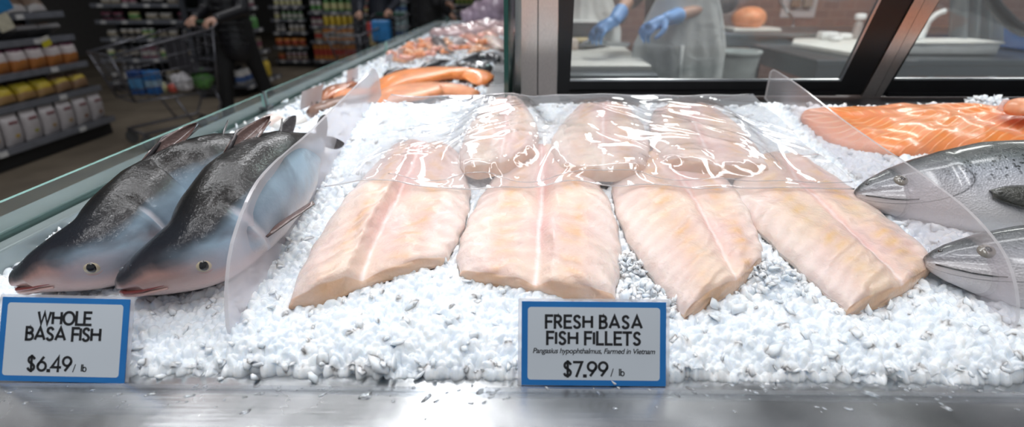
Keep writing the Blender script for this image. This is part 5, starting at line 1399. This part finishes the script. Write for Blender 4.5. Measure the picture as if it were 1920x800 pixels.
worker = person((wx, wy, 0), pi, 'person in white apron and blue gloves cutting fish behind the window', 1.78, handL=hl, handR=hr, elL=loc2(1362, 2, 2.95), elR=loc2(1188, -12, 2.98), coat='shirt', coatm=m_shirt, trousm=m_navy, short=True, step=.05,
    gloves={-1: (Vector(loc2(1200, 58, 2.70)) - Vector(hl), (0, -.3, -1), .6, 1), 1: (Vector(loc2(1110, 66, 2.74)) - Vector(hr), (0, -.3, -1), .55, -1)})
worker.children[0].name = worker.children[0].name
def apron(parent, k=1.0, w_=.50):
    G, NXa, NZa = [], 48, 40
    for i in range(NXa):
        u = i / (NXa - 1) * 2 - 1; row = []
        for j in range(NZa):
            v = j / (NZa - 1); z = 1.36 - v * .86; hw = interp(z, [.5, 1.0, 1.15, 1.36], [.26, .25, .20, .11]); x = u * hw
            y = .205 * math.sqrt(max(0.02, 1 - (x / .36) ** 2)) + .012 * sin(u * 7 + v * 2) * v + .006 * sin(u * 19 + v * 9) * v
            row.append((x, y, z))
        G.append(row)
    b = MB().grid(G, NXa, NZa)
    t = NT('apron_cloth'); c = t.ramp(t.noise(7, detail=4, dist=1.2), [(.35, (.50, .55, .55)), (.6, (.72, .76, .76))])
    z = t.new('SeparateXYZ'); t.set(z.inputs[0], t.obj()); f = t.ramp(z.outputs[2], [(.9, 0.0), (1.0, 1.0)])
    c = t.mix(f, c, (.74, .75, .74)); m = t.finish(t.principled(Base_Color=c, Roughness=.55, Normal=t.bump(t.noise(12, dist=1), .5, .02)))
    o = b.build('apron', m, parent, smooth=True, fix=False); s = o.modifiers.new('thickness', 'SOLIDIFY'); s.thickness = .004
    MB().tube([(.11, .19, 1.36), (.08, .03, 1.50), (-.08, .03, 1.50), (-.11, .19, 1.36)], .008, 6).build('apron_strap', m, parent, smooth=True)
    MB().tube([(.01, .235, 1.02), (.012, .245, .90), (.0, .25, .78), (.006, .245, .72)], [.010, .012, .008, .014], 8).build('apron_tie', m, parent, smooth=True)
apron(worker)
# second worker partly hidden at the left edge of the window
w2y = 4.3; w2x = at_y(1112, 10, w2y).x
w2 = person((w2x, w2y, 0), pi * .9, 'person in brown shirt and grey-white apron working further back in the kitchen', 1.7, handL=(-.15, .35, 1.05), handR=(.2, .35, 1.05), coat='shirt', coatm=M('brown_shirt', (.16, .11, .10), .8), trousm=m_navy, short=True, step=.04)
apron(w2)
# ================================================================== the shop aisles
m_shelf = M('shelf_metal', (.075, .08, .095), .35, .5, var=.1)
m_shelfd = M('shelf_back', (.012, .012, .013), .6)
m_rail2 = M('price_rail', (.20, .21, .24), .35, .3)
m_tagw = M('shelf_tag', (.60, .60, .60), .5)
def gondola(label, name, org, rz, length, depth, levels, height, tags=0, post=False, dep=None):
    """local frame: front faces +y... items stand on shelves; x along the length"""
    root = empty(name, org, label, 'shelving unit', None, rz)
    MB().span((0, -depth, 0), (length, -depth + .03, height)).build('back_panel', m_shelfd, root)
    MB().span((0, -depth + .03, 0), (length, -.04, levels[0] - .03)).build('plinth', m_shelfd, root)
    for x in (0, length): MB().span((x - .02, -depth, 0), (x + .02, -depth + .06, height)).build('upright', m_shelf, root)
    if post: MB().span((-.05, -.05, 0), (.03, .02, height)).build('post', m_shelf, root)
    for i, z in enumerate(levels):
        d = depth * (1 if i < 2 else .82) if dep is None else dep[i]
        s = MB().span((0, -depth + .02, z - .03), (length, -depth + d, z)).build('shelf', m_shelf, root)
        MB().span((0, -depth + d, z - .045), (length, -depth + d + .015, z + .004), .002).build('price_rail', m_rail2, s)
        for q in range(tags):
            x = length * (q + .5) / tags + .04 * sin(q * 5 + i * 2); MB().span((x - .035, -depth + d + .015, z - .042), (x + .035, -depth + d + .02, z - .004)).build('shelf_tag', m_tagw, s)
    return root
def loc_w(org, rz, x, y, z): return (org[0] + x * cos(rz) - y * sin(rz), org[1] + x * sin(rz) + y * cos(rz), z)
# ---- package prototypes (meshes reused)
def pouch_mesh(w_, h, d):
    b = MB(); NSp, NAp = 14, 16; rows = []
    for i in range(NSp):
        s = i / (NSp - 1); k = sin(pi * min(1, .12 + s * .88)) ** .6; ww = w_ / 2 * (1 - .06 * sin(pi * s)); dd = d / 2 * k + .002
        if s > .9: dd = .003
        for q in range(NAp):
            a = 2 * pi * q / NAp; rows.append((ww * (abs(cos(a)) ** .55) * (1 if cos(a) > 0 else -1), dd * sin(a) * (1 - .3 * abs(cos(a)) ** 6), s * h))
    b.add(rows, [(i * NAp + k, i * NAp + (k + 1) % NAp, (i + 1) * NAp + (k + 1) % NAp, (i + 1) * NAp + k) for i in range(NSp - 1) for k in range(NAp)] + [tuple(range(NAp))[::-1], tuple((NSp - 1) * NAp + k for k in range(NAp))])
    return b
def box_mesh(w_, h, d): return MB().box((0, 0, h / 2), (w_, d, h), None, .006)
def bottle_mesh(r, h): return MB().lathe([(0, 0), (r * .94, 0), (r, .01), (r, h * .62), (r * .8, h * .74), (r * .36, h * .82), (r * .36, h * .88)], n=18)
def jar_mesh(r, h): return MB().lathe([(0, 0), (r * .92, 0), (r, .01), (r, h * .80), (r * .85, h * .86)], n=18)
_pm = {}
def item(kind, dims, mat, loc, rz, label, cat, group, lean=0.0, capm=None, labm=None):
    key = (kind, dims, mat.name, capm.name if capm else '', labm.name if labm else '')
    if key not in _pm:
        b = {'pouch': lambda: pouch_mesh(*dims), 'box': lambda: box_mesh(*dims), 'bottle': lambda: bottle_mesh(*dims), 'jar': lambda: jar_mesh(*dims)}[kind]()
        nm = {'pouch': 'snack_bag', 'box': 'food_box', 'bottle': 'bottle', 'jar': 'jar'}[kind]
        o = b.build(nm, mat, None, smooth=kind != 'box', auto=45 if kind != 'box' else None)
        if kind == 'bottle': r, h = dims; MB().lathe([(r * .42, h * .86), (r * .42, h), (0, h)], n=14).build('cap', capm or m_tagw, o, smooth=False)
        if kind == 'jar': r, h = dims; MB().lathe([(r * .95, h * .84), (r * .95, h), (0, h)], n=18).build('lid', capm or m_tagw, o)
        if labm:
            if kind == 'pouch': w_, h, d = dims; MB().ball((0, d * .30, h * .36), (w_ * .30, d * .22, h * .20), 16, 10).build('window', labm, o, smooth=True); MB().box((0, d * .36, h * .74), (w_ * .5, d * .16, h * .09), None, .004).build('banner', M('maroon_print', (.20, .06, .07), .5), o)
            elif kind == 'box': w_, h, d = dims; MB().box((0, d * .5, h * .5), (w_ * .7, .004, h * .5)).build('front_label', labm, o)
            else: r, h = dims; MB().lathe([(r * 1.01, h * .18), (r * 1.02, h * .19), (r * 1.02, h * .52), (r * 1.01, h * .53)], n=18).build('label', labm, o)
        _pm[key] = o; c = o
    else: c = copy_tree(_pm[key])
    c.location = loc; c.rotation_euler = (lean, 0, rz)
    return tag(c, label, cat, group)

# ---- near left unit, running away from the camera; front faces +x
GX = -3.92; y_end = 4.78; L0 = 2.4
org = (GX, y_end, 0); rz0 = -pi / 2       # local +x -> world -y ; local +y -> world +x
lv = [.165, .455, .675, .905, 1.10, 1.36]
gondola('dark shelving unit of bagged snacks at the far left', 'shelving_unit', org, rz0, L0, .55, lv, 2.0, tags=3, dep=[.56, .52, .47, .43, .40, .38])
frt = [.0, -.04, -.09, -.13, -.16, -.18]
rr = random.Random(4)
mp_w = M('white_pouch', (.50, .47, .48), .35, var=.12, scale=12)
wins = [M('pasta_yellow', (.50, .33, .06), .5, var=.4, scale=70), M('pasta_green', (.36, .34, .07), .5, var=.4, scale=70), M('nut_tan', (.40, .25, .09), .5, var=.4, scale=70), M('nut_brown', (.26, .11, .04), .5, var=.4, scale=70)]
wk = [3, 3, 2, 2, 1, 0, 0, 0, 0]
for k in range(9):
    item('pouch', (.15, .235, .09), mp_w, loc_w(org, rz0, .10 + k * .172, -.06, lv[0]), rz0, 'white pouch with a ' + ['brown', 'brown', 'tan', 'tan', 'green', 'yellow', 'yellow', 'yellow', 'yellow'][k] + ' food window, %s from the aisle end of the bottom shelf' % ORD[k], 'snack pouch', 'white pouches on the bottom shelf', -.10, labm=wins[wk[k]])
mb_y = banded('yellow_bag', [(0.0, (.40, .24, .10)), (.35, (.58, .42, .03)), (.62, (.62, .50, .04)), (.9, (.25, .17, .09))], nz=.2)
mb_y2 = banded('brown_yellow_bag', [(0.0, (.30, .18, .10)), (.45, (.60, .44, .04)), (.7, (.22, .14, .10))], nz=.3)
for k in range(8):
    item('pouch', (.16, .15, .12), mb_y2 if k in (0, 1, 5) else mb_y, loc_w(org, rz0, .11 + k * .185, -.11, lv[1]), rz0, 'squat yellow bag, %s from the aisle end of the second shelf' % ORD[k], 'snack bag', 'yellow bags on the second shelf', .35)
mb_o = banded('orange_bag', [(0.0, (.42, .15, .04)), (.12, (.50, .19, .05)), (.48, (.62, .56, .56)), (.82, (.12, .03, .06))], nz=.16)
for k in range(9):
    item('pouch', (.15, .185, .11), mb_o, loc_w(org, rz0, .10 + k * .170, -.14, lv[2]), rz0, 'orange and white bag with dark top, %s from the aisle end of the third shelf' % ORD[k], 'snack bag', 'orange and white bags on the third shelf', -.05)
tr_m = [M('tray_food_orange', (.50, .24, .10), .5, var=.5, scale=50), M('tray_food_pink', (.40, .20, .16), .5, var=.5, scale=50), M('tray_food_tan', (.45, .33, .18), .5, var=.5, scale=50)]
def food_tray(loc, rz, lb, k):
    root = empty('food_tray', loc, lb, 'food tray', 'trays on the fourth shelf', rz); b = MB().box((0, 0, .022), (.21, .17, .04), None, .008); b.build('tray', M('grey_tray', (.36, .35, .36), .4), root)
    MB().ball((0, 0, .042), (.095, .072, .030), 18, 8).build('food', tr_m[k % 3], root, smooth=True); root.rotation_euler = (.45, 0, rz); return root
for k in range(7): food_tray(loc_w(org, rz0, .12 + k * .225, -.26, lv[3] + .03), rz0, 'shallow tray of food, %s from the aisle end of the fourth shelf' % ORD[k], k)
mb_w = banded('white_pink_pack', [(0.0, (.48, .46, .46)), (.3, (.44, .30, .22)), (.7, (.55, .52, .52))], nz=.4)
for k in range(8): item('pouch', (.18, .17, .08), mb_w, loc_w(org, rz0, .12 + k * .195, -.25, lv[4]), rz0, 'white pack with a pinkish print, %s from the aisle end of the fifth shelf' % ORD[k], 'snack pack', 'white packs on the fifth shelf', .5)
# yellow sale tag and cards on the rails
for k, (x, y, m, lb, w_, h) in enumerate(((86, 78, 'y', 'yellow and white sale tag hanging from the third rail of the snack shelves', .09, .075), (8, 42, 'w', 'cream card standing on the fourth shelf at the left edge', .13, .12), (4, 10, 'b', 'blue sign card at the top left edge of the shelves', .16, .09))):
    p = at_x(x, y, GX + .0 if m == 'y' else GX - .1)
    mm = {'y': banded('sale_tag', [(0.0, (.62, .54, .03)), (.6, (.62, .60, .55))]), 'w': M('cream_card', (.55, .52, .40), .6), 'b': M('blue_card', (.02, .20, .45), .5)}[m]
    o = MB().box((0, 0, 0), (.006, w_, h), None, .001).build('sale_tag', mm, None); o.location = p; o.rotation_euler = (.25, 0, 0); tag(o, lb, 'shelf tag')

# ---- shelves facing the camera: generic filler
PAL = [(.45, .06, .04), (.62, .45, .05), (.10, .28, .08), (.55, .53, .50), (.06, .12, .30), (.55, .22, .05), (.25, .08, .12), (.35, .30, .22), (.60, .58, .30), (.03, .03, .035), (.35, .50, .52), (.48, .30, .34)]
def palm(i): return M('package_%d' % i, PAL[i], .45, var=.25, scale=30, coat=.2)
def bandm(i, j): return banded('package_band_%d_%d' % (i, j), [(0.0, PAL[i]), (.28, PAL[j]), (.68, PAL[i])])
CN = ['red', 'yellow', 'green', 'white', 'dark blue', 'orange', 'maroon', 'tan', 'cream', 'black', 'pale blue', 'pink']
def fill(org, rz, length, z, yfront, recipe, where, seed):
    r_ = random.Random(seed); x = .05; k = 0; n = 0
    while x < length - .05:
        kind, ci, cj, w_, h, run = recipe[k % len(recipe)]; k += 1
        for q in range(run):
            if x + w_ > length - .02: break
            L = loc_w(org, rz, x + w_ / 2, yfront - (w_ * .4 if kind in ('jar', 'bottle') else .06), z)
            m = bandm(ci, cj) if cj is not None else palm(ci)
            lb = '%s %s on %s' % (CN[ci], {'box': 'carton', 'pouch': 'bag', 'bottle': 'bottle', 'jar': 'jar'}[kind], where)
            gp = '%s %ss on %s' % (CN[ci], {'box': 'carton', 'pouch': 'bag', 'bottle': 'bottle', 'jar': 'jar'}[kind], where)
            dm = (w_ * .46, h) if kind in ('bottle', 'jar') else (w_ * .92, h, .10)
            item(kind, dm, m, L, rz, lb, {'box': 'carton', 'pouch': 'bag', 'bottle': 'bottle', 'jar': 'jar'}[kind], gp, labm=palm(cj) if (kind in ('bottle', 'jar') and cj is not None) else None)
            x += w_ + .006; n += 1
        x += r_.uniform(.0, .06)
# B: behind the trolley, faces the camera
yB = 6.9; xB0 = at_y(188, 100, yB).x; LB = -4.12 - xB0; orgB = (xB0 + LB, yB, 0)   # rz=pi: local +x -> -x, +y -> -y
lvB = [.13, .43, .68, .90, 1.10, 1.36]
gondola('dark shelving unit standing across the aisle behind the nearest trolley', 'shelving_unit', orgB, pi, LB, .5, lvB, 2.0, tags=5)
RB = [[('bottle', 9, 3, .09, .20, 3), ('pouch', 7, 3, .13, .14, 2), ('jar', 3, 9, .09, .12, 2)], [('pouch', 9, 7, .14, .15, 2), ('jar', 8, 2, .09, .12, 3), ('box', 6, 3, .10, .14, 2)], [('jar', 7, 9, .09, .11, 3), ('pouch', 3, 7, .14, .10, 2), ('jar', 2, 8, .08, .12, 2)],
      [('pouch', 6, 9, .15, .10, 2), ('pouch', 3, 7, .18, .09, 2), ('pouch', 8, 2, .16, .10, 1)], [('box', 7, 3, .12, .13, 3), ('pouch', 9, 3, .15, .12, 2), ('jar', 3, 6, .09, .12, 2)]]
for i in range(5): fill(orgB, pi, LB, lvB[i], -.0 if i < 2 else -.09, RB[i], 'the %s shelf behind the nearest trolley' % ['bottom', 'second', 'third', 'fourth', 'fifth'][i], 20 + i)
# C: end unit whose side faces +x
orgC = (-3.60, 7.45, 0); LC = .98
lvC = [.15, .50, .78, 1.06, 1.33]
gondola('lit shelving unit right behind the nearest shopper with yellow bottles at its foot', 'shelving_unit', orgC, -pi / 2, LC, .45, lvC, 2.0, tags=4, dep=[.60, .50, .46, .44, .42])
RC = [[('bottle', 1, None, .10, .25, 4), ('jar', 3, 4, .13, .17, 3), ('jar', 5, 3, .10, .12, 2)], [('box', 7, 6, .09, .16, 3), ('jar', 3, 6, .09, .14, 2), ('jar', 1, 5, .10, .20, 4)], [('bottle', 2, None, .08, .18, 2), ('box', 2, 3, .10, .17, 2), ('box', 4, 3, .12, .19, 2), ('box', 3, 11, .18, .20, 2)], [('box', 6, 3, .09, .14, 4), ('jar', 5, 0, .10, .15, 5)]]
for i in range(4): fill(orgC, -pi / 2, LC, lvC[i], .06 if i == 0 else 0, RC[i], 'the %s shelf behind the nearest shopper' % ['bottom', 'second', 'third', 'top'][i], 40 + i)
# D, E, F, G further away
def unit(px0, px1, y, lv_, recs, label, where, seed, post=False, tags=3, dep=None):
    x0, x1 = at_y(px0, 60, y).x, at_y(px1, 60, y).x; L = x1 - x0; o = (x1, y, 0)
    gondola(label, 'shelving_unit', o, pi, L, .45, lv_, 2.1, tags=tags, post=post)
    for i, rc in enumerate(recs): fill(o, pi, L, lv_[i], -.0 if i < 2 else -.08, rc, 'the %s shelf of %s' % (['bottom', 'second', 'third', 'fourth', 'fifth', 'sixth'][i], where), seed + i)
unit(508, 574, 9.2, [.12, .35, .58, .79, 1.0, 1.25], [[('jar', 6, 7, .09, .13, 4), ('pouch', 5, 0, .13, .11, 3)], [('pouch', 5, 0, .13, .13, 6)], [('jar', 3, 7, .09, .12, 3), ('jar', 9, 3, .08, .12, 4)], [('bottle', 2, 3, .09, .14, 4), ('jar', 7, 8, .09, .12, 3)], [('jar', 3, 8, .09, .14, 6)]],
     'dark shelving unit in the distance left of the green-grey post', 'the distant unit left of the post', 60)
unit(580, 668, 9.0, [.15, .46, .70, .92, 1.22], [[('box', 5, 0, .075, .26, 9), ('box', 7, 5, .09, .25, 3)], [('box', 5, 3, .10, .19, 5), ('box', 7, 0, .12, .17, 4)], [('jar', 1, None, .10, .18, 5), ('box', 6, 3, .09, .13, 5)], [('bottle', 2, 8, .12, .22, 4), ('jar', 3, 2, .09, .17, 4)]],
     'distant shelving unit stacked with orange cartons right of the green-grey post', 'the distant unit with orange cartons', 70, post=True)
unit(670, 768, 10.2, [.15, .40, .62, .84, 1.06, 1.25], [[('box', 10, None, .12, .18, 3), ('box', 5, 3, .10, .14, 3)], [('box', 10, 4, .13, .18, 4), ('box', 5, 0, .10, .15, 3)], [('box', 10, None, .12, .17, 3), ('box', 8, 3, .12, .16, 3)], [('box', 10, 4, .12, .17, 3), ('jar', 0, 8, .10, .15, 5)], [('box', 3, 10, .12, .16, 4), ('box', 0, 5, .12, .14, 3)]],
     'distant shelving unit with pale blue cartons behind the second shopper', 'the distant unit with pale blue cartons', 80)
unit(780, 925, 12.5, [.25, .50, .72, .93, 1.13, 1.3], [[('box', 9, None, .14, .15, 4), ('box', 7, 3, .12, .15, 2)], [('jar', 9, 2, .11, .16, 4), ('box', 7, 6, .13, .15, 2)], [('jar', 3, 7, .11, .14, 5), ('pouch', 9, 3, .16, .14, 2)], [('bottle', 9, 3, .11, .17, 3), ('jar', 1, 2, .10, .14, 4), ('jar', 3, 9, .10, .14, 3)], [('jar', 1, 2, .11, .14, 3), ('box', 2, 8, .13, .15, 3)]],
     'furthest shelving unit behind the far end of the fish counter', 'the furthest unit', 90)

# ---- trolleys
m_cart = M('trolley_steel', (.17, .17, .19), .35, .8)
def trolley(loc, rz, label, s=1.0):
    """local +x towards the handle"""
    root = empty('shopping_trolley', loc, label, 'shopping trolley', None, rz); root.scale = (s, s, s)
    B = [(-.50, -.20, .42), (.36, -.26, .42), (.36, .26, .42), (-.50, .20, .42)]; T = [(-.62, -.26, .80), (.44, -.30, .96), (.44, .30, .96), (-.62, .26, .80)]
    b = MB(); V = lambda p, q, t: tuple(Vector(p) * (1 - t) + Vector(q) * t)
    for P, r in ((B, .008), (T, .011)):
        for i in range(4): b.tube([P[i], P[(i + 1) % 4]], r, 8)
    for i in range(4): b.tube([B[i], T[i]], .012, 8)
    for t_ in (.25, .5, .75):
        q = [V(B[i], T[i], t_) for i in range(4)]
        for i in range(4): b.tube([q[i], q[(i + 1) % 4]], .0042, 6)
    b.build('basket_frame', m_cart, root, smooth=True)
    w = MB()
    for i in range(4):
        n = 12 if i in (0, 2) else 7
        for k in range(1, n): w.tube([V(B[i], B[(i + 1) % 4], k / n), V(T[i], T[(i + 1) % 4], k / n)], .0024, 5)
    for k in range(1, 9): w.tube([V(B[0], B[1], k / 9), V(B[3], B[2], k / 9)], .003, 5)
    w.build('wire_mesh', m_cart, root, smooth=True)
    h = MB().tube([(.44, -.28, .96), (.52, -.28, 1.0), (.52, .28, 1.0), (.44, .28, .96)], .012, 8); h.build('handle_bracket', m_cart, root, smooth=True)
    MB().tube([(.525, -.24, 1.0), (.525, .24, 1.0)], .019, 12).build('handle', M('green_grip', (.02, .10, .06), .4), root, smooth=True)
    f = MB()
    for y in (-.2, .2):
        f.tube([(.36, y, .42), (.40, y, .30), (.30, y, .16), (-.50, y * .9, .14)], .012, 8); f.tube([(-.10, y, .42), (.02, y, .20), (.06, y, .15)], .011, 8)
    f.tube([(-.50, -.18, .14), (-.50, .18, .14)], .012, 8); f.tube([(.30, -.2, .16), (.30, .2, .16)], .010, 8)
    f.build('chassis', m_cart, root, smooth=True)
    for x, y in ((-.48, -.18), (-.48, .18), (.34, -.2), (.34, .2)):
        wh = MB().tube([(x, y - .014, .065), (x, y + .014, .065)], .062, 20).build('wheel', M('grey_rubber', (.06, .06, .06), .6), root)
        MB().tube([(x, y, .065), (x, y, .14)], .010, 8).build('caster_fork', m_cart, wh)
    st = MB().span((.16, -.24, .60), (.40, .24, .615)); st.span((.14, -.24, .60), (.155, .24, .88)); st.build('child_seat', M('dark_seat', (.05, .05, .06), .5), root)
    return root
ty = 4.62; tx = at_y(322, 160, ty).x; TA = radians(55)
trolley((tx, ty, 0), TA, 'nearest metal shopping trolley with a green handle, pushed along the shelves', 1.0).scale = (.76, .95, 1.0)
def put_in(x, y, z, b, name, m, label, cat, auto=None, sm=True):
    o = b.build(name, m, None, smooth=sm); o.location = (tx + x, ty + y, z); return tag(o, label, cat, 'groceries in the nearest trolley')
put_in(-.16, -.18, .43, MB().box((0, 0, .11), (.115, .10, .20), None, .012), 'bottle_pack', banded('blue_pack', [(0.0, (.02, .08, .25)), (.3, (.08, .25, .48)), (.7, (.015, .06, .22))]), 'blue shrink-wrapped pack in the trolley, nearer the front', 'pack', sm=False)
put_in(-.035, -.17, .43, MB().box((0, 0, .11), (.10, .10, .20), None, .012), 'bottle_pack', banded('blue_pack_white', [(0.0, (.02, .12, .36)), (.35, (.30, .45, .58)), (.6, (.03, .16, .42))]), 'bright blue and white pack in the trolley beside the other blue pack', 'pack', sm=False)
for k, (x, y, r, c, lb) in enumerate(((.16, -.02, .085, (.62, .60, .62), 'white plastic bag with red produce in the trolley'), (.09, -.07, .045, (.55, .10, .07), 'red fruit beside the white bag in the trolley'), (.27, .10, .09, (.10, .25, .07), 'leafy green bag under the trolley handle'), (.02, -.12, .05, (.55, .55, .30), 'pale yellow-green packet in the trolley'), (.20, .12, .06, (.25, .34, .26), 'pale green bag behind the white bag in the trolley'))):
    b = MB().ball((0, 0, r), (r * 1.1, r * .9, r), 18, 12); b.v = [(v[0] * (1 + .1 * sin(v[2] * 60 + k)), v[1], v[2] * (1 + .08 * sin(v[0] * 70))) for v in b.v]
    put_in(x - .04, y, .43, b, 'produce_bag', M('produce_%d' % k, c, .35, var=.3, scale=30), lb, 'groceries')
# shopper with the nearest trolley: faces -x
m_puff = M('black_puffer', (.012, .012, .016), .45, var=.3, scale=12, coat=.15)
m_blk = M('black_trousers', (.009, .009, .010), .8)
px_ = tx + .92
h1, h2 = at_y(328, 48, ty - .16), at_y(394, 47, ty + .12)
def L1(p, ox, oy, a):   # world to local for heading a
    dx, dy = p[0] - ox, p[1] - oy; return (dx * cos(-a) - dy * sin(-a), dx * sin(-a) + dy * cos(-a), p[2])
ax, ay, aa = tx + .40 * cos(TA) + .06, ty + .40 * sin(TA) + .40, TA + pi / 2 + .35
HP = [(tx + .42 * cos(TA) - q * sin(TA), ty + .42 * sin(TA) + q * cos(TA), 1.03) for q in (-.19, .19)]
gl_, gr_ = (tx + .50, ty - .16, 1.0), (tx + .50, ty + .18, 1.0)
person((ax, ay, 0), aa, 'person in a long black quilted jacket pushing the nearest trolley', 1.72, handL=L1(HP[0], ax, ay, aa), handR=L1(HP[1], ax, ay, aa), coat='jacket', coatm=m_puff, trousm=m_blk, step=.22, puffer=True)
# second shopper with trolley
sx, sy = at_y(716, 40, 7.6).x, 7.6
trolley((sx - .02, sy - .55, 0), radians(70) , 'distant trolley with a bright blue bag in front of the second shopper', .95)
person((sx - .06, sy + .25, 0), pi, 'person in a dark navy jacket standing behind the distant trolley', 1.75, handL=(-.2, .35, 1.0), handR=(.2, .38, .98), coat='jacket', coatm=M('navy_jacket', (.018, .022, .035), .6, var=.2), trousm=m_blk, step=.1)
o = MB().box((0, 0, 0), (.24, .14, .26), None, .03).build('shopping_bag', M('bright_blue_bag', (.03, .25, .62), .45, var=.2, scale=12)); p = at_y(716, 58, sy - .75); o.location = p; tag(o, 'bright blue shopping bag in the distant trolley', 'bag')
for k, (x, c, lb) in enumerate(((695, (.5, .06, .05), 'red packet left of the bright blue bag'), (700, (.45, .36, .18), 'tan packet under the red packet in the distant trolley'))):
    p = at_y(x, 55 + k * 18, sy - .75); o = MB().box((0, 0, 0), (.08, .08, .17), None, .012).build('packet', M('packet_%d' % k, c, .5)); o.location = p; tag(o, lb, 'packet')
# third shopper, black coat, arm reaching right
qx, qy = at_y(806, 30, 7.0).x, 7.0
person((qx, qy, 0), radians(-60), 'person in a black coat reaching over the far end of the fish counter', 1.8, handL=L1(tuple(at_y(836, 6, 6.9)), qx, qy, radians(-60)), handR=L1((qx + .28, qy - .25, 1.0), qx, qy, radians(-60)), coat='coat', coatm=M('black_coat', (.008, .008, .010), .7), trousm=m_blk, step=.08)
